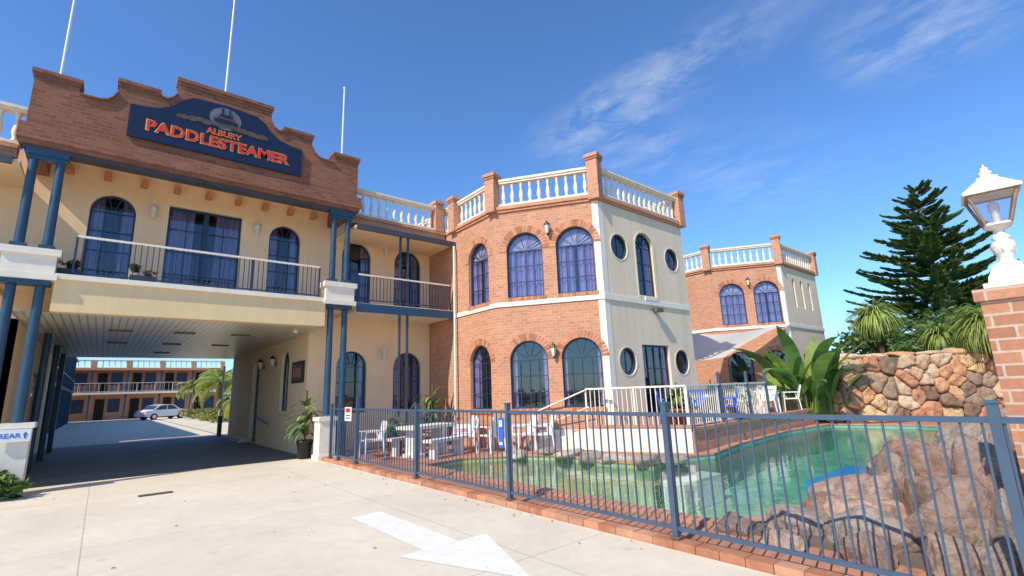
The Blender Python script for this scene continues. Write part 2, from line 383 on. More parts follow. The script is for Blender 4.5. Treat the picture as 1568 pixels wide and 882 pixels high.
# ------------------------------------------------------------ motel building
motel=empty('motel_building',(5,15,0))
def tower(name,ox,oy,second=False):
    T=MB()
    P0=(8.75+ox,13.3+oy);P1=(8.7+ox,11.1+oy);P2=(10.5+ox,8.5+oy);P3=(14.9+ox,8.5+oy)
    B0=(8.75+ox,21+oy); B3=(14.89+ox,21+oy)
    f0=Fr(B0,(P0[0]-B0[0],P0[1]-B0[1])); f1=Fr(P0,(P1[0]-P0[0],P1[1]-P0[1])); f2=Fr(P1,(P2[0]-P1[0],P2[1]-P1[1]))
    f3=Fr(P2,(P3[0]-P2[0],0)); f4=Fr((P3[0]-.01,P3[1]+.02),(0,B3[1]-P3[1]-.02))
    top=7.0
    def wall(fr,holes,m,hm=None): T.prism(fr,[(0,-.3),(fr.L,-.3),(fr.L,top),(0,top)],-.2,0,m,holes,'dark_void',hm)
    wall(f0,[],'brick')
    w1=[(.76,1.86,4.23,6.21),(.76,1.86,1.07,2.97)]
    if second: wall(f1,[],'brick')
    else:
        wall(f1,[arch(*w) for w in w1],'brick')
        for k,w in enumerate(w1): window(T,f1,*w,cover=(.9,.5)[k],swag=(1,0)[k])
    w2=[(.37,1.47,4.25,6.22),(1.87,2.97,4.25,6.22),(.37,1.47,1.08,2.97),(1.87,2.97,1.08,2.97)]
    wall(f2,[arch(*w) for w in w2],'brick')
    for k,w in enumerate(w2): window(T,f2,*w,cols=4,cover=((1.0,.9,.30,.22)[k]),cur='curtain',swag=(1,1,0,0)[k])
    for z in (6.2,2.62): lantern(T,f2,1.67,z)
    if not second:
        ports=[(.86,5.65),(3.63,5.65),(.84,2.28),(3.63,2.28)]
        aw=(1.66,2.60,4.28,6.31); rw=[(1.55,.7),(2.95,.7),(2.95,2.78),(1.55,2.78)]
        wall(f3,[circ(c,z,.39) for c,z in ports]+[arch(*aw),rw],'render_wall')
        for c,z in ports:
            T.prism(f3,circ(c,z,.39),-.14,-.03,'window_frame',[circ(c,z,.345)])
            T.add([f3.P(u,-.1,zz) for u,zz in circ(c,z,.36)],[tuple(range(24))],'glass')
            T.prism(f3,circ(c,z,.43),-.02,.010,'render_wall',[circ(c,z,.388)])
            T.fbox(f3,c-.5,c+.5,-.8,-.75,z-.5,z+.5,'dark_void')
            T.fbox(f3,c-.012,c+.012,-.13,-.085,z-.35,z+.35,'window_frame')
            curtain(T,f3,c-.4,c-.12,-.22,z-.4,z+.4,'curtain_shaded')
        window(T,f3,*aw,cover=.6,bricks=False,cols=2,cur='curtain_shaded')
        T.prism(f3,arch(1.60,2.66,4.2,6.37),-.02,.012,'render_wall',[arch(*aw)])
        window(T,f3,1.55,2.95,.7,2.78,arched=False,cols=4,rows=3,bricks=False,cover=.2)
        T.fbox(f3,2.28,2.42,0,.12,3.80,3.92,'iron'); T.fbox(f3,2.18,2.52,.1,.22,3.78,3.90,'grate')
        T.fbox(f3,1.9,2.5,0,.05,4.14,4.24,'white_paint')
    else:
        sl=[(1.15,1.42),(2.15,2.42),(3.15,3.42)]
        hs=[arch(a,b,5.0,6.4) for a,b in sl]+[arch(a,b,1.5,2.8) for a,b in sl]
        wall(f3,hs,'render_wall')
        for a,b in sl:
            for z0,z1 in ((5.0,6.4),(1.5,2.8)):
                window(T,f3,a,b,z0,z1,cover=.3,bricks=False,cols=1,rows=2,fan=False)
    wall(f4,[],'brick')
    T.hpoly([B0,P0,P1,P2,P3,B3],None,top-.004,'roof_flat')
    for i,fr in enumerate((f1,f2,f3)):
        e=.002*i
        T.fbox(fr,-.02,fr.L+.01,-.02,.035+e,4.0-e,4.14+e,'white_paint')
        T.fbox(fr,-.03,fr.L+.02,-.1,.05+e,6.92-e,7.0+e,'brick_unit' if i<2 else 'brick')
        T.fbox(fr,-.05,fr.L+.04,-.3,.09+e,7.0-e,7.1+e,'brick')
        balustrade(T,fr,.18,fr.L-.18,-.08,7.1+e)
    T.fbox(f0,3,f0.L-.05,-.3,.04,7.0,7.1,'brick'); balustrade(T,f0,5,f0.L-.2,-.08,7.1)
    T.fbox(f4,0,f4.L,-.3,.04,7.0,7.1,'brick'); balustrade(T,f4,.25,6,-.08,7.1)
    T.fbox(f2,f2.L-.17,f2.L+.012,-.05,.012,-.3,6.91,'white_paint'); T.fbox(f3,-.008,.22,-.05,.010,-.3,6.915,'white_paint')
    for P,zz,an in ((P0,8.2,0),(P1,8.2,.3),(P2,8.34,.3),(P3,8.2,0)):
        T.rbox(P[0],P[1],an,-.17,.17,-.14,.2,6.95,zz-.1,'brick'); T.rbox(P[0],P[1],an,-.22,.22,-.19,.25,zz-.1,zz,'brick')
        T.rbox(P[0],P[1],an,-.195,.195,-.165,.225,zz-.18,zz-.1,'brick_unit_dark')
    T.build(name,motel)
tower('corner_tower',0,0); tower('far_tower',13.4,.3,True)
F=Fr((0,15),(1,0))
M=MB()
upw=[(-.70,.19,4.3,6.73),(3.32,4.20,4.3,6.70),(5.50,6.48,4.3,6.56),(7.33,8.36,4.3,6.56)]
door=(.86,2.58,4.27,6.72)
left=[(-5.6,-4.7,4.3,6.56),(-8.6,-7.7,4.3,6.56)]
M.prism(F,[(-14,3.52),(8.72,3.52),(8.72,7.4),(-14,7.4)],-.2,0,'cream_wall',[arch(*w) for w in upw+left]+[[(door[0],door[2]),(door[1],door[2]),(door[1],door[3]),(door[0],door[3])]],'dark_void')
for w in upw+left: window(M,F,*w,cols=3,rows=4,bricks=False,cover=.6,cur='curtain_shaded')
window(M,F,*door,arched=False,cols=4,rows=4,bricks=False,cover=.7,cur='curtain_shaded')
M.fbox(F,1.66,1.78,-.12,-.06,4.27,6.7,'window_frame')
lw=[(5.45,6.43,1.08,2.98),(7.34,8.38,1.08,2.98)]
M.prism(F,[(4.62,-.2),(8.72,-.2),(8.72,3.52),(4.62,3.52)],-.2,0,'cream_wall',[arch(*w) for w in lw],'dark_void')
for w in lw: window(M,F,*w,cols=3,rows=3,bricks=False,cover=.4,cur='curtain_shaded')
M.prism(F,[(-14,-.2),(-1.6,-.2),(-1.6,3.52),(-14,3.52)],-.2,0,'cream_wall',(),'dark_void')
for x in (-1.15,-.45,.27,.98,1.7,2.42,3.12,3.82,4.5): M.fbox(F,x-.07,x+.07,0,.28,7.05,7.19,'brick_unit')
for x in (.53,2.95,6.95): lantern(M,F,x,6.42,'lamp_cap')
lantern(M,F,6.95,2.9,'lamp_cap')
G=Fr((4.6,26),(0,-11))
aw=(8.2,9.1,1.2,3.15)
M.prism(G,[(0,-.2),(10.97,-.2),(10.97,3.52),(0,3.52)],-.2,0,'cream_wall',[arch(*aw),[(4.3,0.02),(5.2,0.02),(5.2,3.0),(4.3,3.0)]],'dark_void')
window(M,G,*aw,bricks=False,cols=2,cover=.3)
M.fbox(G,4.3,5.2,-.15,-.1,.02,3.0,'blue_paint'); M.fbox(G,4.2,4.3,0,.03,0,3.05,'white_paint')
for u in (5.9,7.6): lantern(M,G,u,2.85)
M.fbox(G,9.6,10.75,0,.05,2.05,2.7,'iron'); M.fbox(G,9.67,10.68,.05,.06,2.12,2.63,'sign_sepia')
for u in (9.85,10.1,10.3,10.5): M.fbox(G,u-.06,u+.05,.06,.063,2.2+.1*(u%.3),2.5,'coping')
M.cyl(G.P(5.5,.1,.95),G.P(7.3,.1,.75),.02,m='blue_paint')
M.box(4.2,4.58,21.5,23.2,0,.16,'concrete')
G2=Fr((-1.6,15),(0,11))
M.prism(G2,[(0,-.2),(11,-.2),(11,3.52),(0,3.52)],-.2,0,'cream_wall',[[(2,0.05),(3.2,0.05),(3.2,2.6),(2,2.6)],[(5,0.9),(8,.9),(8,2.6),(5,2.6)]],'dark_void')
M.fbox(G2,2,3.2,-.12,-.1,.05,2.6,'blue_paint'); M.fbox(G2,5,8,-.12,-.1,.9,2.6,'glass'); M.fbox(G2,4.9,8.1,-.7,-.6,.8,2.7,'dark_void')
for y in (17.5,21,24.5): M.cyl((-1.25,y,0),(-1.25,y,3.5),.08,m='blue_paint',n=12)
M.box(-1.6,4.6,13.72,26,3.5,3.519,'ceiling_battens')
for (x,y) in ((.2,16.2),(1.6,16.2),(3.0,16.2),(.2,19.5),(1.6,19.5),(3.0,19.5),(1.6,23)):
    M.box(x-.25,x+.25,y-.09,y+.09,3.47,3.499,'grate')
M.lathe((4.1,14.6,3.42),[(0,0),(.06,.01),(.06,.08)],10,'white_paint')
M.box(-14,8.7,26,26.2,3.525,7.0,'brick'); M.box(4.64,8.7,26,26.2,-.2,3.523,'brick')
M.box(-14,8.71,15.2,26,6.98,7.06,'roof_flat')
M.box(-14.1,-14,14,26,-.2,7.05,'brick')
M.box(-14,8.68,13.42,15,4.10,4.25,'cream_wall')
M.box(-1.0,4.5,13.40,13.72,3.5,4.17,'beam_yellow'); M.box(-1.0,4.44,13.33,13.418,4.17,4.28,'white_paint')
M.box(5.38,8.68,13.36,13.415,3.97,4.22,'blue_paint'); M.box(-14,-1.9,13.36,13.415,3.97,4.22,'blue_paint')
M.box(5.38,8.6,13.42,15,3.98,4.098,'white_paint'); M.box(-14,-1.9,13.42,15,3.98,4.098,'white_paint')
M.box(-1.78,5.27,13.72,15,7.3,7.42,'cream_wall')
M.box(5.28,8.70,13.38,15,6.5,6.58,'cream_wall'); M.box(-14,-1.8,13.38,15,6.5,6.58,'cream_wall')
M.box(5.30,8.78,13.28,13.36,6.44,6.60,'roof_dark'); M.box(-14,-1.9,13.28,13.36,6.44,6.60,'roof_dark')
for a,b,k in ((5.30,8.74,.45),(-14,-1.9,0)):
    M.add([(a,13.28,6.6),(b,13.28,6.6),(b,13.92,6.78),(a,13.92,6.78)],[(0,1,2,3)],'roof_dark')
    M.box(a,b-.04,13.9,14.15,6.585,7.0,'brick'); M.box(a,b-.04,13.86,14.18,7.0,7.1,'brick')
    balustrade(M,Fr((0,14.02),(1,0)),a+.05,b-k,0,7.1)
M.box(8.3,8.62,13.85,14.2,7.1,8.1,'brick'); M.box(8.26,8.66,13.8,14.24,8.1,8.2,'brick')
M.build('main_block',motel)
Pm=MB(); A=Fr((0,13.4),(1,0))
tp=[(-1.82,8.62),(-1.10,8.62),(-1.08,8.36),(-.75,8.36),(-.62,8.40),(-.52,8.50),(-.45,8.66),(-.43,8.95),(.30,8.95),(.38,8.86),(.48,8.85),(.58,8.92),(.66,9.06),(.68,9.44)]
tp=tp+[(3.48-x,z) for x,z in reversed(tp)]
Pm.prism(A,[(-1.82,7.42),(5.30,7.42)]+list(reversed(tp)),-.34,0,'brick_dark')
for a,b in zip(tp[:-1],tp[1:]):
    if abs(b[0]-a[0])<.05 : continue
    e=.05 if abs(a[1]-b[1])<.001 and abs(b[0]-a[0])>.6 else 0
    h=.09 if e else .04
    Pm.prism(A,[(a[0]-e,a[1]+.002),(b[0]+e,b[1]+.002),(b[0]+e,b[1]+h),(a[0]-e,a[1]+h)],-.39,.05+R.random()*.003,'brick_dark')
    if e: Pm.prism(A,[(a[0]-e/2,a[1]-.085),(b[0]+e/2,b[1]-.085),(b[0]+e/2,b[1]),(a[0]-e/2,a[1])],-.36,.025,'brick_dark')
Pm.fbox(A,-1.92,5.40,-.36,.09,7.08,7.42,'brick_dark'); Pm.fbox(A,-1.88,5.36,-.35,.05,6.98,7.08,'brick_dark')
Pm.fbox(A,-1.80,5.28,-.33,.0,6.90,6.98,'roof_dark')
Pm.box(-1.80,-1.5,13.76,15,6.9,7.5,'brick_dark'); Pm.box(4.98,5.27,13.76,15,6.9,7.5,'brick_dark')
Pm.box(-1.80,-1.55,13.76,14.4,7.5,8.4,'brick_dark'); Pm.box(5.03,5.28,13.76,14.4,7.5,8.4,'brick_dark')
Pm.build('parapet',motel)
C=MB()
for xs in ((-1.62,-1.20),(4.68,5.08)):
    c=sum(xs)/2
    C.box(c-.34,c+.34,13.40,13.62,6.78,6.898,'blue_paint'); C.box(c-.30,c+.30,13.42,13.60,6.70,6.78,'blue_paint')
    C.box(c-.46,c+.46,13.28,13.72,4.62,4.76,'white_paint'); C.box(c-.40,c+.40,13.33,13.68,4.24,4.62,'white_paint'); C.box(c-.45,c+.45,13.29,13.71,4.12,4.24,'white_paint')
    C.box(c-.36,c+.36,13.36,13.66,4.02,4.12,'blue_paint')
    for x in xs:
        C.cyl((x,13.5,4.86),(x,13.5,6.70),.085,.075,16,'blue_paint'); C.box(x-.12,x+.12,13.38,13.62,4.76,4.86,'blue_paint')
        C.cyl((x,13.5,1.12),(x,13.5,4.02),.09,.08,16,'blue_paint')
C.box(4.46,4.88,13.28,13.72,0,.98,'white_paint'); C.box(4.42,4.92,13.24,13.76,.98,1.08,'white_paint'); C.box(4.43,4.91,13.25,13.75,0,.12,'white_paint')
C.box(4.98,5.2,13.38,13.62,0,1.12,'blue_paint')
C.box(-1.45,-.98,13.28,13.72,0,1.22,'white_paint'); C.box(-1.5,-.93,13.24,13.76,1.22,1.32,'white_paint')
C.cyl((-1.62,13.5,0),(-1.62,13.5,1.12),.09,m='blue_paint')
for x in (6.78,7.04):
    C.box(x-.028,x+.028,13.44,13.5,0,3.97,'blue_paint'); C.box(x-.028,x+.028,13.44,13.5,4.25,6.5,'blue_paint')
C.cyl((8.62,13.22,0),(8.62,13.22,6.42),.035,m='white_paint')
C.build('columns',motel)
B=MB(); FB=Fr((0,13.46),(1,0))
rail(B,FB,-.75,4.32,0,4.25,5.17); rail(B,FB,5.45,8.6,0,4.25,5.12); rail(B,FB,-12,-1.98,0,4.25,5.17)
B.build('balcony_railing',motel)
# ---- hotel sign
sg=empty('hotel_sign',(1.72,13.29,8))
S=MB(); o=[(-.20,7.66),(3.64,7.66),(3.64,8.46),(3.35,8.48),(3.05,8.56),(2.82,8.72),(2.66,8.92),(2.44,9.07),(1.72,9.12),(1.0,9.07),(.78,8.92),(.62,8.72),(.39,8.56),(.09,8.48),(-.20,8.46)]
S.prism(Fr((0,13.4),(1,0)),o,.01,.07,'sign_navy')
SF=Fr((0,13.33),(1,0))
def disc(c,z,r,d,m,sq=1): S.prism(SF,[(c+r*math.cos(i*math.pi/10),z+sq*r*math.sin(i*math.pi/10)) for i in range(20)],0,d,m)
disc(1.72,8.73,.36,.006,'sign_grey',.85)
rr=random.Random(3)
for i in range(22):
    x=1.72+rr.uniform(-1,1); disc(x,8.42+ .05*rr.random()+max(0,.12-.1*abs(x-1.72)),.06+.05*rr.random(),.009+.0006*i,'sign_sepia',.7)
S.prism(SF,[(1.48,8.6),(1.98,8.6),(2.02,8.68),(1.44,8.68)],0,.026,'sign_navy'); S.prism(SF,[(1.52,8.70),(1.92,8.70),(1.92,8.76),(1.52,8.76)],0,.026,'sign_sepia')
S.prism(SF,[(1.58,8.78),(1.86,8.78),(1.86,8.84),(1.58,8.84)],0,.026,'sign_navy')
for x in (1.62,1.78): S.prism(SF,[(x,8.84),(x+.04,8.84),(x+.04,9.0),(x,9.0)],0,.026,'sign_navy')
S.build('board',sg)
def text(body,x,y,z,w,h,m,off,parent,name,rot=(math.pi/2,0,0)):
    cu=bpy.data.curves.new(name,'FONT'); cu.body=body; cu.size=1; cu.offset=off; cu.extrude=0; cu.resolution_u=3; cu.align_x='CENTER'
    ob=bpy.data.objects.new(name+'_t',cu); sc.collection.objects.link(ob); bpy.context.view_layer.update()
    dg=bpy.context.evaluated_depsgraph_get(); me=bpy.data.meshes.new_from_object(ob.evaluated_get(dg))
    bpy.data.objects.remove(ob)
    xs=[v.co.x for v in me.vertices]; ys=[v.co.y for v in me.vertices]
    sx=w/(max(xs)-min(xs)); sy=h/(max(ys)-min(ys)); cx=(max(xs)+min(xs))/2; cy=min(ys)
    for v in me.vertices: v.co=Vector(((v.co.x-cx)*sx,(v.co.y-cy)*sy,0))
    me.materials.clear(); me.materials.append(MATS[m])
    t=bpy.data.objects.new(name,me); sc.collection.objects.link(t)
    t.rotation_euler=rot
    if parent: t.parent=parent; t.location=Vector((x,y,z))-parent.location
    else: t.location=(x,y,z)
    return t
text('PADDLESTEAMER',1.72,13.322,7.885,3.2,.30,'sign_yellow',.045,sg,'lettering_outline')
text('PADDLESTEAMER',1.72,13.312,7.90,3.15,.27,'sign_red',.022,sg,'lettering')
text('ALBURY',1.72,13.302,8.22,.80,.16,'sign_yellow',.04,sg,'lettering_small_outline')
text('ALBURY',1.72,13.295,8.23,.78,.14,'sign_red',.012,sg,'lettering_small')
for x,h in ((-1.47,11.17),(1.72,13.3),(4.93,11.17)):
    f=MB(); f.cyl((x,13.8,7.4),(x,13.8,h),.035,.022,10,'metal_white'); f.lathe((x,13.8,h),[(.02,0),(.045,.03),(.045,.06),(0,.09)],8,'metal_white'); f.box(x-.08,x+.08,13.76,13.9,8.3,8.36,'iron')
    f.build('flagpole',origin=(x,13.8,7.4))
# ------------------------------------------------------------ ground, driveway, pool
pool=[(5.75,10.1),(5.7,3.3),(6.4,2.7),(8,2.9),(10,2.6),(12.5,2.1),(16,2.0),(19.4,2.4),(20.4,4.2),(20.0,6.5),(17,6.75),(13,6.4),(10.9,6.0),(9.8,6.35),(8.8,6.2),(8.5,7.4),(8.7,8.6),(8,9.6),(6.9,10.3)]
g=MB(); g.hpoly([(-500,-300),(600,-300),(600,700),(-500,700)],None,-.03,'dry_grass',[[(5.2,1.5),(21,1.5),(21,10.8),(5.2,10.8)]]); g.build('ground')
g=MB(); g.hpoly([(-30,-14),(4.52,-14),(4.52,90),(-30,90)],-.03,0,'concrete'); g.hpoly([(4.6,26.3),(30,26.3),(30,70),(4.6,70)],None,-.002,'concrete'); g.hpoly([(-1.59,14.3),(4.50,14.3),(4.50,27),(-1.59,27)],None,.004,'painted_shade'); g.build('driveway')  # last sheet darkens the passage floor, painting its shade from the shadow edge
g=MB(); g.hpoly([(4.76,-8),(34,-8),(34,15),(4.76,15)],-.03,.004,'paver',[pool]); g.build('pool_deck_paving')
g=MB(); y=-8.0
while y<13.2:
    w=.24; j=R.uniform(-.006,.006); g.box(4.53+j,4.71+j,y+.004,y+w-.004,-.02,.07+R.uniform(0,.008),'brick_unit' if R.random()<.25 else ('coping' if R.random()<.5 else 'brick_unit_dark')); y+=w
g.box(4.54,4.70,-8,13.2,-.02,.063,'mortar'); g.build('brick_kerb')
g=MB(); out=[]
n=len(pool)
area=sum(pool[i][0]*pool[(i+1)%n][1]-pool[(i+1)%n][0]*pool[i][1] for i in range(n)); sgn=1 if area>0 else -1
for i in range(n):
    p,q,r=pool[i-1],pool[i],pool[(i+1)%n]
    t=Vector((r[0]-p[0],r[1]-p[1])).normalized(); out.append((q[0]+sgn*t.y*.24,q[1]-sgn*t.x*.24))
g.hpoly(out,-.02,.035,'coping',[pool])
g.hpoly(pool,None,-.85,'pool_basin')
q=n; g.add([(x,y,.003) for x,y in pool]+[(x,y,-.85) for x,y in pool],[(i,(i+1)%q,(i+1)%q+q,i+q) for i in range(q)],'pool_basin')
g.box(10.2,12.6,3.1,3.9,-.84,-.25,'pool_tile_blue')
g.box(8.9,10.4,5.6,6.1,-.84,-.30,'stone_white')
g.build('pool_basin')
g=MB(); g.hpoly(pool,None,-.07,'water'); g.build('pool_water')
g=MB(); g.hpoly([(2.74,6.8),(3.18,6.8),(3.18,4.85),(3.56,4.85),(3.02,3.45),(2.46,4.85),(2.74,4.85)],None,.005,'arrow_paint'); g.build('painted_arrow')
g=MB(); g.box(.68,1.18,11.14,11.32,.001,.01,'iron')
for i in range(12): g.box(.69+i*.04,.71+i*.04,11.14,11.32,.01,.016,'grate')
g.build('drain_grate')
g=MB()
for i in range(70):
    x,y=R.uniform(-2.5,4.4),R.uniform(2.5,13)
    if R.random()<.5: x=4.45-abs(R.gauss(0,.15))
    a=R.random()*6; s_=R.uniform(.012,.03)
    g.add([(x-s_*math.cos(a),y-s_*math.sin(a),.006),(x+s_*.4*math.sin(a),y-s_*.4*math.cos(a),.012),(x+s_*math.cos(a),y+s_*math.sin(a),.007),(x-s_*.4*math.sin(a),y+s_*.4*math.cos(a),.016)],[(0,1,2,3)],R.choice(['leaf_orange','trunk','leaf_dark','trunk']))
g.build('fallen_leaves')
# ------------------------------------------------------------ terrace
te=MB(); tz=.52
te.hpoly([(9.95,8.85),(10.9,6.5),(20.6,7.15),(22.2,8.2),(26,8.2),(26,13),(9.0,13),(9.35,10.1)],-.05,tz,'paver',(),'white_paint')
H1=Fr((9.25,10.3),(1.65,-3.8))
te.prism(H1,[(-.1,0),(H1.L,0),(H1.L,tz+.06),(1.65,tz+.06),(-.1,.08)],0.0,.09,'white_paint')
for i in range(3): te.fbox(H1,.35+i*.4,1.7,-.9,-.01,0,.17*(i+1)-.004*i,'coping')
te.fbox(H1,1.6,H1.L+.02,-.04,.12,tz+.06,tz+.12,'coping')
H2=Fr((10.9,6.5),(9.7,.65))
te.fbox(H2,-.02,H2.L,-.05,.06,0,.2,'coping'); te.fbox(H2,-.02,H2.L,-.05,.045,.2,tz-.04,'brick'); te.fbox(H2,-.02,H2.L,-.06,.09,tz-.04,tz+.05,'coping')
te.build('terrace')
te=MB()
rail(te,H1,1.55,H1.L-.05,-.05,tz,1.58,.12,'white_paint','white_paint'); rail(te,H2,.05,5.4,-.1,tz,1.58,.12,'white_paint','white_paint')
for a,b in (((9.25,10.3),(9.9,8.8)),):
    te.cyl((a[0],a[1],.95),(b[0],b[1],1.56),.022,m='white_paint'); te.cyl((a[0],a[1],.5),(b[0],b[1],1.1),.015,m='white_paint'); te.cyl((a[0],a[1],0),(a[0],a[1],.95),.02,m='white_paint')
for u in (2.0,3.9,5.4):
    p=H2.P(u,-.1,0); te.box(p[0]-.035,p[0]+.035,p[1]-.035,p[1]+.035,tz,1.85,'fence_blue'); te.lathe((p[0],p[1],1.85),[(.05,0),(.05,.03),(0,.06)],8,'fence_blue')
te.build('terrace_railing')
# ------------------------------------------------------------ pool fence
fe=MB(); FY=Fr((4.62,12.9),(0,-1))
y0,y1=12.9,-3.0
fe.fbox(FY,0,y0-y1,-.02,.02,1.27,1.31,'fence_blue'); fe.fbox(FY,0,y0-y1,-.018,.018,.16,.195,'fence_blue')
y=y0-.1
while y>y1:
    fe.box(4.613,4.627,y-.007,y+.007,.195,1.27,'fence_blue'); y-=.112
for y in (12.9,12.35,11.25,8.43,5.7,3.05,.52,-2.2):
    h=1.56 if abs(y-11.25)<.01 else 1.40
    fe.box(4.59,4.655,y-.03,y+.03,0.0,h,'fence_blue'); fe.box(4.583,4.662,y-.037,y+.037,h,h+.02,'fence_blue'); fe.box(4.57,4.68,y-.055,y+.055,.082,.10,'grate')
fe.build('pool_fence')
sg2=empty('warning_sign',(4.6,11.7,1.2)); s=MB(); s.box(4.575,4.59,11.5,11.9,1.02,1.34,'metal_white'); s.box(4.570,4.574,11.56,11.84,1.22,1.31,'sign_red'); s.box(4.570,4.574,11.56,11.84,1.08,1.10,'iron'); s.box(4.570,4.574,11.56,11.84,1.14,1.16,'iron'); s.build('panel',sg2)
sg2=empty('pool_rules_sign',(4.6,5.8,1)); s=MB(); s.box(4.575,4.59,5.76,5.87,.78,1.2,'sign_blue'); s.box(4.570,4.574,5.78,5.85,1.08,1.17,'metal_white'); s.box(4.570,4.574,5.78,5.85,.82,.86,'metal_white'); s.build('panel',sg2)
sg3=empty('direction_sign',(-1.2,13.2,1.1)); s=MB(); s.box(-1.46,-.96,13.20,13.235,.98,1.21,'metal_white'); s.build('panel',sg3)
text('REAR',-1.24,13.195,1.05,.3,.09,'sign_blue',.02,sg3,'lettering')
s=MB(); s.prism(Fr((0,13.2),(1,0)),[(-1.05,1.04),(-1.02,1.04),(-1.02,1.10),(-1.0,1.10),(-1.035,1.16),(-1.07,1.10),(-1.05,1.10)],0,.006,'sign_blue'); s.build('arrow',sg3)
# ------------------------------------------------------------ lamp pillar
p=MB(); p.box(5.05,5.50,.06,.50,-.02,2.13,'brick_pillar'); p.box(5.02,5.53,.03,.53,2.13,2.22,'brick_pillar'); p.build('brick_pillar',origin=(5.27,.30,0))
lp=empty('street_lamp',(5.27,.32,2.22)); q=MB(); c=(5.27,.32,2.22)
q.box(5.12,5.42,.17,.47,2.222,2.27,'lamp_cap')
q.lathe(c,[(.17,.05),(.16,.10),(.12,.16),(.12,.18),(.07,.21)],4,'lamp_cap',False,math.pi/4)
q.lathe(c,[(.05,.19),(.06,.21),(.04,.235),(.055,.28),(.075,.33),(.07,.36),(.045,.39),(.06,.405),(.05,.42),(.03,.44),(.03,.47),(.07,.485),(.085,.5)],16,'lamp_cap')
for i in range(8):
    a=i*math.pi/4; q.lathe((c[0]+.06*math.cos(a),c[1]+.06*math.sin(a),c[2]+.33),[(0,-.05),(.012,-.02),(.014,.02),(0,.05)],6,'lamp_cap')
q.build('post',lp)
q=MB(); rt=math.pi/4+.15
def sq(r,z,k=4): return [(c[0]+r*math.cos(rt+i*math.pi/2),c[1]+r*math.sin(rt+i*math.pi/2),c[2]+z) for i in range(4)]
lo,hi=sq(.10,.51),sq(.20,.76)
for i in range(4):
    q.cyl(lo[i],hi[i],.012,n=6,m='lamp_rust'); q.cyl(lo[i],lo[(i+1)%4],.012,n=6,m='lamp_cap'); q.cyl(hi[i],hi[(i+1)%4],.015,n=6,m='lamp_rust')
q.lathe(c,[(0,.50),(.105,.50),(.105,.515),(0,.515)],4,'lamp_cap',False,rt)
q.lathe(c,[(0,.755),(.235,.755),(.24,.775),(.20,.80),(.12,.86),(.09,.88),(.085,.90),(.04,.92),(.055,.94),(.03,.965),(.035,.98),(.012,1.0),(0,1.03)],4,'lamp_cap',False,rt)
q.cyl((c[0],c[1],c[2]+.515),(c[0],c[1],c[2]+.60),.025,m='lamp_cap'); q.lathe((c[0],c[1],c[2]+.6),[(.02,0),(.035,.03),(.035,.08),(0,.12)],10,'metal_white')
q.build('lantern_frame',lp)
q=MB()
for i in range(4): q.add([lo[i],lo[(i+1)%4],hi[(i+1)%4],hi[i]],[(0,1,2,3)],'glass')
q.build('lantern_glass',lp)
# ------------------------------------------------------------ rocks
bm=bmesh.new(); bmesh.ops.create_icosphere(bm,subdivisions=5,radius=1); IV=[v.co.copy() for v in bm.verts]; IF=[tuple(v.index for v in f.verts) for f in bm.faces]; bm.free()
bm=bmesh.new(); bmesh.ops.create_icosphere(bm,subdivisions=3,radius=1); JV=[v.co.copy() for v in bm.verts]; JF=[tuple(v.index for v in f.verts) for f in bm.faces]; bm.free()
def rock(mb,c,r,m,col=(1,1,1),rot=0,hi=True,cut=12):
    V,Fc=(IV,IF) if hi else (JV,JF)
    sd=Vector((R.uniform(-50,50),R.uniform(-50,50),R.uniform(-50,50)))
    planes=[(Vector((R.gauss(0,1),R.gauss(0,1),R.gauss(0,1))).normalized(),R.uniform(.58,.88)) for _ in range(cut)]
    ca,sa=math.cos(rot),math.sin(rot); pts=[]
    for v in V:
        p=v*1.05
        for pn,pd in planes:
            d=p.dot(pn)
            if d>pd: p=p-pn*(d-pd)*.88
        p=p*(1+.08*noise.noise(p*1.6+sd)+.06*noise.noise(p*4+sd)+.035*noise.noise(p*9+sd)+.02*noise.noise(p*21+sd))
        x,y,z=p.x*r[0],p.y*r[1],p.z*r[2]
        pts.append((c[0]+x*ca-y*sa,c[1]+x*sa+y*ca,c[2]+z))
    mb.add(pts,Fc,m,True,col)
rk=MB()
def rc():
    k=R.uniform(.62,1.18); g_=R.random()
    return (k*(1.08-.14*g_),k*(.88+.07*g_),k*(.82+.16*g_))
for x,y,a,h in ((6.0,2.45,.34,.26),(6.5,1.95,.36,.34),(5.75,1.75,.33,.30),(7.3,2.25,.42,.38),(6.2,1.15,.42,.50),(7.1,1.35,.44,.58),(8.2,1.75,.46,.62),(8.0,.75,.46,.82),(7.0,.45,.46,.70),(6.1,.15,.4,.58),(9.2,1.2,.55,.80),(9.0,.1,.6,1.0),(10.4,1.2,.6,.72),(10.4,.1,.8,1.05),(11.8,.9,.7,.8),(12.2,-.2,.9,1.1),(13.4,.8,.8,.7),(7.9,-.5,.7,.9),(6.6,-.8,.6,.66),(14.8,.9,.8,.66),(5.55,2.9,.25,.16),(5.45,1.0,.28,.26),(16.4,1.0,.9,.76),(18,1.2,.9,.66),(6.75,2.45,.26,.22),(5.3,2.3,.18,.12),(6.65,.8,.26,.66),(7.6,1.9,.28,.55),(5.4,.75,.22,.3),(6.9,1.85,.25,.45),(7.55,1.0,.28,.78),(8.6,1.15,.3,.8),(5.95,.65,.25,.5),(7.45,-.05,.35,.85),(8.5,.4,.3,.95),(5.35,1.6,.2,.2),(8.9,2.15,.35,.4),(9.9,2.0,.4,.45)):
    rock(rk,(x,y,h*.15),(a*1.2,a*1.08,h*1.12),'rock_pink',rc(),R.random()*6,x<9.3)
rk.hpoly([(5.4,-1.5),(20,-1.5),(20,1.85),(12.5,1.9),(8,2.7),(6.4,2.5),(5.5,3.0)],-.02,.05,'mortar')
rk.build('boulders')
rk=MB()
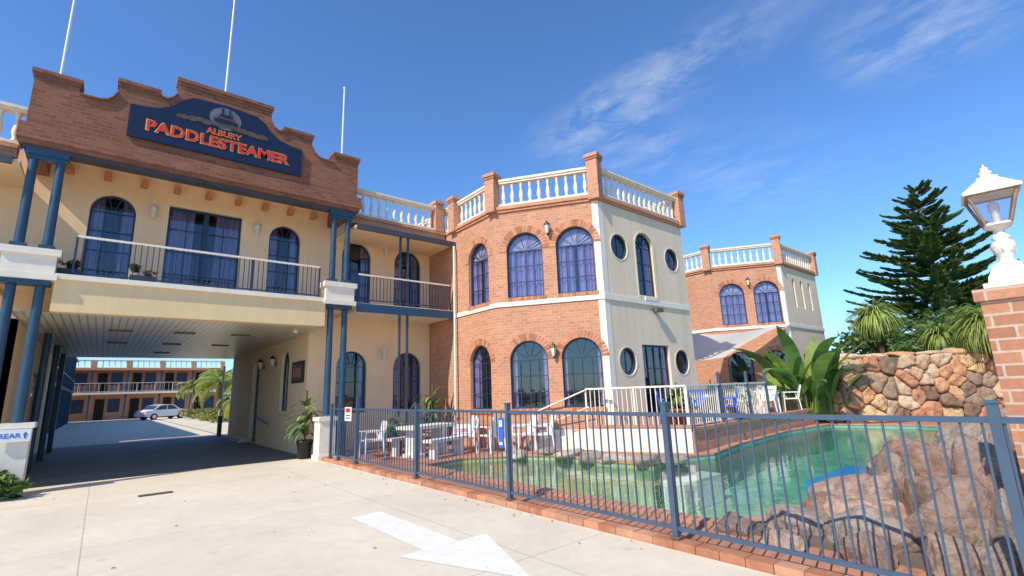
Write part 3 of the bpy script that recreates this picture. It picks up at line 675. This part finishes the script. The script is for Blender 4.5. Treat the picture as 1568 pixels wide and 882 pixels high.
for i,(x,y,a) in enumerate(((8.75,9.2,.42),(8.85,8.5,.45),(8.72,7.8,.40),(8.8,7.1,.42),(8.95,6.45,.42),(8.1,9.7,.35),(9.5,6.2,.35))):
    rock(rk,(x,y,.05),(a*1.15,a*.95,.12+.04*R.random()),'rock_pink',(1.25,1.35,1.35) if i%2 else (.85,.9,.9),R.random()*6,False)
rk.build('pool_edge_rocks')
def cells(W_,H_,nx,nz,rr):
    pts=[]
    for j in range(-1,nz+1):
        for i in range(-1,nx+1):
            pts.append(((i+.5+.5*(j%2)+rr.uniform(-.38,.38))*W_/nx,(j+.5+rr.uniform(-.36,.36))*H_/nz))
    pts=[p for p in pts if rr.random()>.16]
    res=[]
    for a in pts:
        poly=[(max(-.1,a[0]-1.6),0),(min(W_,a[0]+1.6),0),(min(W_,a[0]+1.6),H_),(max(-.1,a[0]-1.6),H_)]
        if not(-.1<a[0]<W_ and 0<a[1]<H_): continue
        for b in pts:
            if b is a or abs(b[0]-a[0])>2.2 or abs(b[1]-a[1])>2: continue
            mx,mz=(a[0]+b[0])/2,(a[1]+b[1])/2; nx_,nz_=b[0]-a[0],b[1]-a[1]
            f=lambda p:(p[0]-mx)*nx_+(p[1]-mz)*nz_
            new=[]
            for k in range(len(poly)):
                p,q=poly[k],poly[(k+1)%len(poly)]; fp,fq=f(p),f(q)
                if fp<=0: new.append(p)
                if fp*fq<0: t=fp/(fp-fq); new.append((p[0]+(q[0]-p[0])*t,p[1]+(q[1]-p[1])*t))
            poly=new
            if len(poly)<3: break
        if len(poly)>=3: res.append(poly)
    return res
def stone(mb,fr,poly,dep,m,col):
    cx=sum(p[0] for p in poly)/len(poly); cz=sum(p[1] for p in poly)/len(poly)
    per=sum(math.dist(poly[i],poly[(i+1)%len(poly)]) for i in range(len(poly))); st=per/30
    pp=[]
    for i in range(len(poly)):
        a,b=poly[i],poly[(i+1)%len(poly)]; k=max(1,round(math.dist(a,b)/st))
        pp+=[(a[0]+(b[0]-a[0])*j/k,a[1]+(b[1]-a[1])*j/k) for j in range(k)]
    for _ in range(2): pp=[((pp[i-1][0]+2*pp[i][0]+pp[(i+1)%len(pp)][0])/4,(pp[i-1][1]+2*pp[i][1]+pp[(i+1)%len(pp)][1])/4) for i in range(len(pp))]
    n=len(pp); pts=[]; sd=R.uniform(0,90); tl=(R.uniform(-.25,.25),R.uniform(-.25,.25))
    rings=((.995,-.10),(.985,-.02),(.96,dep*.5),(.90,dep*.85),(.72,dep),(.5,dep*1.04),(.25,dep*1.06))
    for s_,d in rings:
        for (u,z) in pp:
            uu,zz=cx+(u-cx)*s_,cz+(z-cz)*s_
            k=noise.noise(Vector((uu*5,zz*5,sd)))*.06+noise.noise(Vector((uu*14,zz*14,sd)))*.03
            dd=d+(k+tl[0]*(uu-cx)*.5+tl[1]*(zz-cz)*.5)*(1 if d>0 else .3)
            pts.append(fr.P(uu+k*.4,dd,zz+k*.4))
    pts.append(fr.P(cx,dep*1.06,cz)); r=len(rings)
    mb.add(pts,[(j*n+i,j*n+(i+1)%n,(j+1)*n+(i+1)%n,(j+1)*n+i) for j in range(r-1) for i in range(n)]+[((r-1)*n+i,(r-1)*n+(i+1)%n,r*n) for i in range(n)],m,True,col)
rw=MB(); FW=Fr((20.6,6.1),(7.2,-6.1)); rr=random.Random(5)
rw.prism(FW,[(0,-.1),(15,-.1),(15,2.30),(0,2.30)],-.9,-.05,'mortar')
cols=[(1.05,.95,.85),(1.0,.70,.52),(.8,.68,.60),(1.12,1.08,1.0),(.85,.56,.42),(.55,.52,.50),(1.08,.95,.7),(.70,.71,.72),(.92,.60,.48),(.45,.40,.38),(.95,.90,.80)]
for poly in cells(15,2.36,26,6,rr): stone(rw,FW,poly,rr.uniform(.04,.18),'rock_wall_stone',rr.choice(cols))
u=0
while u<15:
    w=R.uniform(.25,.6); rock(rw,FW.P(u+w,-.30,2.36+R.uniform(-.04,.08)),(w*1.15,.42,R.uniform(.10,.2)),'rock_wall_stone',R.choice(cols),math.atan2(FW.d[1],FW.d[0])+R.uniform(-.2,.2),False,6); u+=2*w
FW2=Fr((22.2,9.5),(-1.6,-3.4))
rw.prism(FW2,[(0,-.1),(3.7,-.1),(3.7,2.3),(0,2.3)],-.5,-.06,'mortar')
for poly in cells(3.72,2.3,8,6,rr): stone(rw,FW2,poly,rr.uniform(.05,.14),'rock_wall_stone',rr.choice(cols))
rw.build('rock_retaining_wall')
# ------------------------------------------------------------ furniture
def chair(x,y,z,a,m='plastic_white',name='garden_chair'):
    c=MB(); h=.44
    c.rbox(x,y,a,-.24,.24,-.22,.24,z+h-.02,z+h+.015,m)
    for sx in (-1,1):
        for sy,ty in ((.22,.25),(-.20,-.27)):
            ca,sa=math.cos(a),math.sin(a); f=lambda px,py:(x+px*ca-py*sa,y+px*sa+py*ca)
            c.cyl((*f(sx*.26,ty),z),(*f(sx*.24,sy),z+h+(.22)),.022,.02,6,m)
        c.rbox(x,y,a,sx*.26-.03,sx*.26+.03,-.25,.26,z+.65,z+.68,m)
    ca,sa=math.cos(a),math.sin(a)
    def g(px,py,pz): return (x+px*ca-py*sa,y+px*sa+py*ca,z+pz)
    for i in range(-3,4):
        u=i*.066; t=.90-.018*i*i*.6
        c.hexa([g(u-.026,-.21,h),g(u+.026,-.21,h),g(u+.026,-.235,h),g(u-.026,-.235,h),g(u-.026,-.31,t),g(u+.026,-.31,t),g(u+.026,-.33,t),g(u-.026,-.33,t)],m)
    c.hexa([g(-.24,-.30,.80),g(.24,-.30,.80),g(.24,-.335,.80),g(-.24,-.335,.80),g(-.20,-.32,.91),g(.20,-.32,.91),g(.20,-.35,.91),g(-.20,-.35,.91)],m)
    c.build(name,origin=(x,y,z))
for x,y,a in ((8.05,11.95,2.3),(7.75,11.3,1.9),(8.15,10.75,1.1),(8.75,10.15,2.3),(9.05,9.75,2.1),(5.6,12.6,2.5)): chair(x,y,.004,a-math.pi/2+.5)
def table(x,y,a,name='picnic_table'):
    c=MB()
    c.rbox(x,y,a,-.75,.75,-.36,.36,.70,.78,'stone_white')
    for s in (-.45,.45): c.rbox(x,y,a,s-.09,s+.09,-.22,.22,.004,.70,'stone_white'); c.rbox(x,y,a,s-.12,s+.12,-.3,.3,.004,.09,'stone_white')
    for sy in (-.72,.72):
        c.rbox(x,y,a,-.7,.7,sy-.15,sy+.15,.40,.47,'stone_white')
        for s in (-.45,.45): c.rbox(x,y,a,s-.07,s+.07,sy-.1,sy+.1,.004,.40,'stone_white')
    c.build(name,origin=(x,y,0))
table(6.75,11.75,.25)
def ctable(x,y,z,m='plastic_white'):
    c=MB(); c.lathe((x,y,z),[(0,.70),(.45,.70),(.45,.73),(0,.73)],20,m,False)
    for i in range(4):
        a=i*math.pi/2+.4; c.cyl((x+.38*math.cos(a),y+.38*math.sin(a),z),(x+.25*math.cos(a),y+.25*math.sin(a),z+.70),.022,n=6,m=m)
    c.build('cafe_table',origin=(x,y,z))
for x,y,m,m2 in ((18.7,8.0,'plastic_white','plastic_white'),(17.4,8.3,'plastic_white','plastic_white'),(13.0,7.5,'stone_white','sign_blue'),(15.0,8.0,'stone_white','chair_dark')):
    ctable(x,y,tz,m)
    for k in range(4):
        a=k*math.pi/2+.5; chair(x+.75*math.cos(a),y+.75*math.sin(a),tz,a+math.pi/2,m2)
sl=MB(); c4=[Vector((14.92,8.6,3.25)),Vector((23.95,8.7,4.15)),Vector((22.3,11.2,2.75)),Vector((15.0,12.5,2.6))]
n=12; pts=[]
for i in range(n+1):
    for j in range(n+1):
        s_,t_=i/n,j/n
        p=(c4[0]*(1-s_)+c4[1]*s_)*(1-t_)+(c4[3]*(1-s_)+c4[2]*s_)*t_
        pull=Vector((18.5,10.2,p.z)); w=.28*(4*s_*(1-s_)*(abs(2*t_-1))+4*t_*(1-t_)*(abs(2*s_-1)))
        p=p.lerp(pull,w*.5); p.z-=.55*4*s_*(1-s_)*(.4+.6*4*t_*(1-t_))*.8
        pts.append(p)
sl.add(pts,[(i*(n+1)+j,i*(n+1)+j+1,(i+1)*(n+1)+j+1,(i+1)*(n+1)+j) for i in range(n) for j in range(n)],'sail',True)
sl.build('shade_sail')
# ------------------------------------------------------------ vegetation
def leafcloud(mb,c,r,n,size,mats,clumps=8,flat=.5):
    cl=[(Vector((R.uniform(-.75,.75)*r[0],R.uniform(-.75,.75)*r[1],R.uniform(-.6,.8)*r[2])),R.uniform(.3,.55)) for _ in range(clumps)]
    for _ in range(n):
        o,k=R.choice(cl); d=Vector((R.gauss(0,1),R.gauss(0,1),R.gauss(0,1))).normalized()*(R.random()**.4)
        p=Vector(c)+o+Vector((d.x*r[0]*k,d.y*r[1]*k,d.z*r[2]*k))
        a=Vector((R.gauss(0,1),R.gauss(0,1),R.gauss(0,flat))).normalized(); b=a.cross(Vector((R.gauss(0,1),R.gauss(0,1),R.gauss(0,1)))).normalized()
        s=size*R.uniform(.6,1.3)
        mb.add([p-a*s,p-b*s*.45,p+a*s,p+b*s*.45],[(0,1,2,3)],R.choice(mats))
def palm(name,x,y,z,h,nf,Ln,mats,tr=.14,droop=1.2,lw=.03):
    p=MB(); top=Vector((x+R.uniform(-.2,.2),y,z+h))
    p.cyl((x,y,z),top,tr,tr*.7,10,'trunk')
    for i in range(nf):
        az=2*math.pi*i/nf+R.uniform(-.2,.2); el=R.uniform(.1,1.35); cur=droop*R.uniform(.8,1.2)
        d=Vector((math.cos(az),math.sin(az),0)); pos=top.copy(); a=el; m=R.choice(mats); seg=9; L_=Ln*R.uniform(.8,1.1)
        pts=[pos.copy()]
        for k in range(seg):
            pos=pos+(d*math.cos(a)+Vector((0,0,1))*math.sin(a))*L_/seg; a-=cur*2/seg; pts.append(pos.copy())
        side=d.cross(Vector((0,0,1)))
        p.ribbon(pts,[.02]*len(pts),side,m)
        for k in range(1,seg):
            for f in (0,.33,.66):
                q=pts[k].lerp(pts[k+1],f); wl=L_*.22*math.sin(math.pi*min(1,(k+f)/(seg)*.9+.1))+.05
                for s in (-1,1):
                    dr=(side*s+ (pts[k+1]-pts[k]).normalized()*.6+Vector((0,0,-.45))).normalized()
                    n_=dr.cross(side*s+Vector((0,0,1))).normalized()*lw
                    p.add([q-n_,q+n_,q+dr*wl],[(0,1,2)],m)
    p.build(name,origin=(x,y,z))
def yucca(name,x,y,z,h,r,nb,mats,w=1.0):
    p=MB()
    if h>0: p.cyl((x,y,z),(x,y,z+h),.13,.10,10,'trunk')
    top=Vector((x,y,z+h))
    for i in range(nb):
        az=R.random()*6.283; el=math.asin(R.uniform(-.25,1)); d=Vector((math.cos(az),math.sin(az),0)); a=el; pos=top.copy(); pts=[pos.copy()]; L_=r*R.uniform(.6,1.1)
        for k in range(6): pos=pos+(d*math.cos(a)+Vector((0,0,math.sin(a))))*L_/6; a-=.34; pts.append(pos.copy())
        p.ribbon(pts,[.012*w,.02*w,.02*w,.018*w,.014*w,.009*w,.001],d.cross(Vector((0,0,1))),R.choice(mats))
    p.build(name,origin=(x,y,z))
def banana(name,x,y,z,h,n,w,mats):
    p=MB()
    for i in range(n):
        az=R.random()*6.283; el=R.uniform(1.05,1.5); d=Vector((math.cos(az),math.sin(az),0)); tw=R.uniform(-.8,.8)
        side=(d.cross(Vector((0,0,1)))*math.cos(tw)+d*math.sin(tw))
        pos=Vector((x,y,z))+d*R.uniform(0,.3); a=el; pts=[pos.copy()]; L_=h*R.uniform(.55,1.1); cv=R.uniform(.02,.10)
        for k in range(11): pos=pos+(d*math.cos(a)+Vector((0,0,math.sin(a))))*L_/11; a-=cv*(.3+k*.32); pts.append(pos.copy())
        p.ribbon(pts,[.025,.02,.02,.02,w*.55,w*.9,w,w,w*.95,w*.8,w*.5,.01],side,R.choice(mats))
    p.build(name,origin=(x,y,z))
def potplant(x,y,z,h,w,n,potm='terracotta',mats=('leaf_mid','leaf_light'),pr=.24):
    p=MB(); p.lathe((x,y,z),[(0,0),(pr*.7,0),(pr,.42),(pr*1.1,.42),(pr*1.1,.48),(pr*.9,.48),(pr*.9,.44),(0,.44)],16,potm)
    p.cyl((x,y,z+.4),(x,y,z+h*.75),.02,n=6,m='trunk')
    for i in range(n):
        az=R.random()*6.283; d=Vector((math.cos(az),math.sin(az),0)); a=R.uniform(.3,1.4); pos=Vector((x,y,z+.45+R.random()*(h-.9)*.6)); pts=[pos.copy()]; L_=w*R.uniform(.7,1.2)
        for k in range(5): pos=pos+(d*math.cos(a)+Vector((0,0,math.sin(a))))*L_/5; a-=.4; pts.append(pos.copy())
        p.ribbon(pts,[.01,.03,.045,.045,.03,.0],d.cross(Vector((0,0,1))),R.choice(mats))
    p.build('potted_plant',origin=(x,y,z))
potplant(8.0,13.6,0,2.5,.8,60,'terracotta',('leaf_mid','leaf_dark','leaf_light')); potplant(4.35,14.1,0,2.4,.75,46,'iron',('leaf_mid','leaf_light'),.2); potplant(6.4,12.9,0,1.5,.5,80,'terracotta',('leaf_light','leaf_mid'))
potplant(11.3,7.05,tz,1.5,.55,130,'terracotta',('leaf_light','leaf_mid'),.32); potplant(17.0,9.2,tz,1.6,.6,60,'terracotta'); potplant(14.6,7.2,tz,1.4,.6,80,'terracotta',('leaf_light','leaf_mid'),.32)
for x in (-.9,.45):
    q=MB(); q.box(x-.25,x+.25,13.7,13.95,4.26,4.48,'roof_dark'); leafcloud(q,(x,13.82,4.62),(.28,.14,.16),160,.06,['leaf_mid','leaf_dark','flower_red'],5); q.build('planter_box',origin=(x,13.8,4.26))
banana('banana_plant',19.9,7.0,.4,3.4,26,.24,['leaf_banana','leaf_mid','leaf_light']); banana('banana_plant',20.4,6.6,.3,2.7,16,.22,['leaf_banana','leaf_mid'])
banana('banana_plant',19.3,7.5,.5,2.2,12,.2,['leaf_banana','leaf_light'])
TF=['leaf_tuft','leaf_tuft_mid','leaf_light','leaf_yellow']
yucca('yucca',27.3,6.3,2.2,2.1,1.6,800,TF,1.6); yucca('yucca',24.6,2.4,2.3,.95,1.55,1300,TF,1.5); yucca('yucca',25.8,3.9,2.3,.8,1.15,620,TF,1.5)
q=MB()
for (x,y,z,a,b,h) in ((28.5,6.5,2.4,2.2,1.6,1.3),(27.5,4.6,2.6,2.0,1.6,1.0),(29,2.4,2.9,2,2,1.4),(31,8,2.5,2,2,1.8),(31,.5,3,2.5,2,1.6),(33,4.5,3.2,2.5,2.5,1.8),(26.8,1.8,2.6,1,1,.6),(25,5.2,2.3,1.2,.9,.5)):
    leafcloud(q,(x,y,z),(a,b,h),2200,.14,['leaf_dark','leaf_mid','leaf_mid','leaf_pine'],14)
q.build('garden_shrubs')
q=MB(); leafcloud(q,(-1.35,12.95,.3),(.45,.35,.32),900,.07,['leaf_mid','leaf_light','leaf_dark'],9); leafcloud(q,(-1.9,13.1,.35),(.4,.35,.35),500,.07,['leaf_mid','leaf_dark'],6); q.build('shrub',origin=(-1.35,12.95,0))
pt=MB(); px,py=53.0,7.6; Ht=17.6
pt.cyl((px,py,0),(px,py,Ht-1),.45,.06,12,'trunk')
z=3.0
while z<Ht-.3:
    f=(Ht-z)/(Ht-3); rr_=.4+7.0*f**.70; nb=int(5+3*f)
    a0=R.random()*6
    for i in range(nb):
        az=a0+2*math.pi*i/nb+R.uniform(-.25,.25); d=Vector((math.cos(az),math.sin(az),0)); side=d.cross(Vector((0,0,1))); Lb=rr_*R.uniform(.68,1.12); base=Vector((px,py,z+R.uniform(-.2,.2)))
        P=lambda t: base+d*Lb*t+Vector((0,0,1))*(Lb*(-.12*t+.32*t*t)+ (1-f)*.5*t)
        pt.cyl(base,P(.5),.06*f+.015,.03,5,'trunk',False)
        ns=int(12+Lb*9)
        for k in range(ns):
            t=.18+.82*(k+R.random())/ns; w=(.9*(1-t)+.3)*min(1.3,Lb*.35)
            for s in (-1,1):
                sl_=w*R.uniform(.6,1.2); dirv=(side*s+d*.8+Vector((0,0,R.uniform(.1,.6)))).normalized(); q0=P(t)
                m='leaf_pine' if R.random()<.78 else 'leaf_pine_dark'
                e1=q0+dirv*sl_; up=Vector((0,0,1)); th=.12+.06*R.random()
                pt.add([q0-up*.04,q0+dirv*sl_*.5-up*th*.5,e1+up*.05,q0+dirv*sl_*.5+up*th],[(0,1,2,3)],m)
                sd_=dirv.cross(up).normalized()*th
                pt.add([q0,q0+dirv*sl_*.5-sd_,e1+up*.06,q0+dirv*sl_*.5+sd_],[(0,1,2,3)],m)
    z+=.80*R.uniform(.85,1.15)*(.6+.5*f)
pt.build('pine_tree',origin=(px,py,0))
for (x,y,h,l) in ((7.2,44,2.6,2.6),(8.4,38,3.0,2.6),(8.3,52,3.4,2.8),(7.0,35,1.6,2.2),(9.6,58,4.0,2.8),(7.4,62,3.0,2.4)):
    palm('palm_tree',x,y,0,h,26,l,['leaf_light','leaf_yellow','leaf_light'],.2,1.25,.05)
q=MB()
for i in range(7): leafcloud(q,(6.6+.35*i+R.uniform(-.2,.2),56-i*4.5,.4),(1.0,2.2,.5),600,.12,['leaf_mid','leaf_light','leaf_orange','leaf_yellow','leaf_dark'],8)
q.build('garden_bed')
fb=empty('motel_wing',(0,70,0)); q=MB(); FF=Fr((0,70),(1,0))
q.box(-30,11,70,80,0,5.3,'brick'); q.box(-30,11.3,68.3,80,5.25,5.5,'brick_unit'); q.box(-30,11.2,68.4,70,2.7,2.9,'white_paint')
for x in range(-28,12,3):
    q.box(x-.09,x+.09,68.5,68.7,0,5.25,'blue_paint')
    q.box(x+.5,x+1.3,69.9,70,0,2.2,'dark_void'); q.box(x+.5,x+1.3,69.9,70,2.95,5.0,'dark_void'); q.box(x+1.6,x+2.6,69.9,70,.8,2.2,'window_frame'); q.box(x+1.6,x+2.6,69.9,70,3.7,5.0,'window_frame')
    q.box(x-.2,x+.2,68.3,68.7,5.5,6.3,'brick')
balustrade(q,Fr((0,68.5),(1,0)),-28,11,0,5.45,.5)
rail(q,Fr((0,68.5),(1,0)),-28,11,0,2.9,3.9,.4,'white_paint')
q.build('walls',fb)
fb=empty('motel_side_wing',(-3,40,0)); q=MB()
q.box(-12,-4.2,27,66,0,6.0,'cream_wall'); q.box(-12,-2.2,27,66,5.9,6.1,'roof_dark'); q.box(-4.2,-2.2,27,66,2.8,3.0,'blue_paint')
for y in range(27,66,3):
    q.box(-2.35,-2.2,y-.07,y+.07,0,5.9,'blue_paint'); q.box(-4.3,-4.15,y+.6,y+1.5,0,2.2,'dark_void'); q.box(-4.3,-4.15,y+.6,y+1.5,3.05,5.2,'dark_void')
rail(q,Fr((-2.28,66),(0,-1)),0,38,0,3.0,4.0,.3,'window_frame')
q.build('walls',fb)
q=MB(); q.cyl((4.35,26.6,0),(4.35,26.6,3.2),.05,m='metal_white'); q.box(4.27,4.43,26.5,26.7,0,.9,'blue_paint'); q.build('steel_post')
def car(x,y,a):
    e=empty('parked_car',(x,y,0)); b=MB()
    prof=[(-2.15,.35),(-2.2,.62),(-2.1,.85),(-1.5,.93),(-.95,1.38),(-.3,1.46),(.45,1.42),(1.15,.98),(1.9,.88),(2.2,.7),(2.2,.35),(1.75,.3),(1.55,.55),(1.25,.62),(.98,.5),(.9,.3),(-.95,.3),(-1.05,.52),(-1.3,.62),(-1.6,.52),(-1.7,.3)]
    fr=Fr((x,y),(math.cos(a),math.sin(a)))
    b.prism(fr,prof,-.82,.82,'car_paint')
    for s in (-1,1):
        b.prism(fr,[(-1.25,.95),(-.85,1.32),(-.2,1.38),(-.2,.95)],s*.822,s*.83,'window_frame'); b.prism(fr,[(-.12,.95),(-.12,1.38),(.4,1.34),(.95,.97)],s*.822,s*.83,'window_frame')
        for u in (-1.32,1.3): b.cyl(fr.P(u,s*.62,.31),fr.P(u,s*.84,.31),.31,n=18,m='tyre'); b.cyl(fr.P(u,s*.84,.31),fr.P(u,s*.85,.31),.18,n=12,m='metal_white')
    p=[fr.P(.5,-.72,1.405),fr.P(.5,.72,1.405),fr.P(1.1,.78,1.03),fr.P(1.1,-.78,1.03)]; b.add([(i,j,k+.015) for i,j,k in p],[(0,1,2,3)],'window_frame')
    p=[fr.P(-1.0,-.72,1.36),fr.P(-1.0,.72,1.36),fr.P(-1.45,.78,.98),fr.P(-1.45,-.78,.98)]; b.add([(i,j,k+.015) for i,j,k in p],[(0,1,2,3)],'window_frame')
    for s in (-1,1): b.fbox(fr,2.17,2.215,s*.5-.15,s*.5+.15,.6,.72,'metal_white'); b.fbox(fr,-2.2,-2.13,s*.6-.12,s*.6+.12,.65,.8,'sign_red')
    b.build('body',e)
car(4.9,61,.5)
# ------------------------------------------------------------ light and sky
sund=Vector((-.70,-.17,.70)).normalized()
el=math.asin(sund.z); azi=math.atan2(sund.x,sund.y)
sd=bpy.data.lights.new('sun','SUN'); sd.energy=5.0; sd.angle=math.radians(.5); sd.color=(1,.925,.80)
so=bpy.data.objects.new('sun',sd); so.rotation_euler=sund.to_track_quat('Z','Y').to_euler(); so.location=(0,0,30); sc.collection.objects.link(so)
w=bpy.data.worlds.new('World'); sc.world=w; w.use_nodes=True; t=w.node_tree; t.nodes.clear()
sk=N(t,'ShaderNodeTexSky',sky_type='NISHITA'); sk.sun_disc=False; sk.sun_elevation=el; sk.sun_rotation=azi; sk.air_density=1.0; sk.dust_density=.3; sk.ozone_density=1.5
bg=N(t,'ShaderNodeBackground'); bg.inputs[1].default_value=.15
tint=mixc(t,1.0,sk.outputs[0],(.70,1.06,1.50),'MULTIPLY')
tc=N(t,'ShaderNodeTexCoord'); sx=N(t,'ShaderNodeSeparateXYZ'); L(t,tc.outputs['Generated'],sx.inputs[0])
def mth(op,a,b=None,cl=False):
    n=N(t,'ShaderNodeMath',operation=op); n.use_clamp=cl
    for i,x in enumerate((a,b)):
        if x is None: continue
        if isinstance(x,(int,float)): n.inputs[i].default_value=x
        else: L(t,x,n.inputs[i])
    return n.outputs[0]
zz=mth('MAXIMUM',sx.outputs[2],.03); cx_=mth('DIVIDE',sx.outputs[0],zz); cy_=mth('DIVIDE',sx.outputs[1],zz)
def blobm(x0,y0,rx,ry,g):
    a=mth('DIVIDE',mth('SUBTRACT',cx_,x0),rx); b=mth('DIVIDE',mth('SUBTRACT',cy_,y0),ry)
    return mth('MULTIPLY',mth('SUBTRACT',1,mth('SQRT',mth('ADD',mth('MULTIPLY',a,a),mth('MULTIPLY',b,b))),True),g)
mask=mth('ADD',mth('ADD',blobm(1.33,.85,.22,.7,1.1),blobm(1.75,.15,.4,.3,1.0)),mth('ADD',blobm(2.4,1.0,1.0,.6,.4),blobm(1.6,1.15,.4,.35,.7)),True)
cb=N(t,'ShaderNodeCombineXYZ'); L(t,mth('MULTIPLY',cx_,2.6),cb.inputs[0]); L(t,mth('MULTIPLY',cy_,1.6),cb.inputs[1])
n1=noisen(t,2.6,10,.66,cb.outputs[0],.35)
cl=ramp(t,n1,.42,.82)
fac=mth('MULTIPLY',mth('MULTIPLY',cl,mask),.62)
L(t,mixc(t,fac,tint,(6.0,6.3,6.6)),bg.inputs[0])
ow=N(t,'ShaderNodeOutputWorld'); L(t,bg.outputs[0],ow.inputs[0])
# ------------------------------------------------------------ camera
Zc=Vector((-.0354,.9778,-.2067)).normalized(); Xc=Vector((.7667,-.1061,-.6332)); Xc=(Xc-Zc*Xc.dot(Zc)).normalized(); Yc=Zc.cross(Xc)
Y2=Vector((-.6339,-.1818,-.7517)); Y2=(Y2-Zc*Y2.dot(Zc)).normalized(); Yc=(Yc+Y2).normalized(); Xc=Yc.cross(Zc)
cm=bpy.data.cameras.new('camera'); cm.sensor_width=36; cm.lens=16.99; cm.clip_start=.05; cm.clip_end=3000
co=bpy.data.objects.new('camera',cm)
co.matrix_world=Matrix(((Xc[0],Xc[1],Xc[2],0),(Yc[0],Yc[1],Yc[2],0),(Zc[0],Zc[1],Zc[2],1.6),(0,0,0,1)))
sc.collection.objects.link(co); sc.camera=co
sc.view_settings.view_transform='Standard'; sc.view_settings.look='None'; sc.view_settings.exposure=0
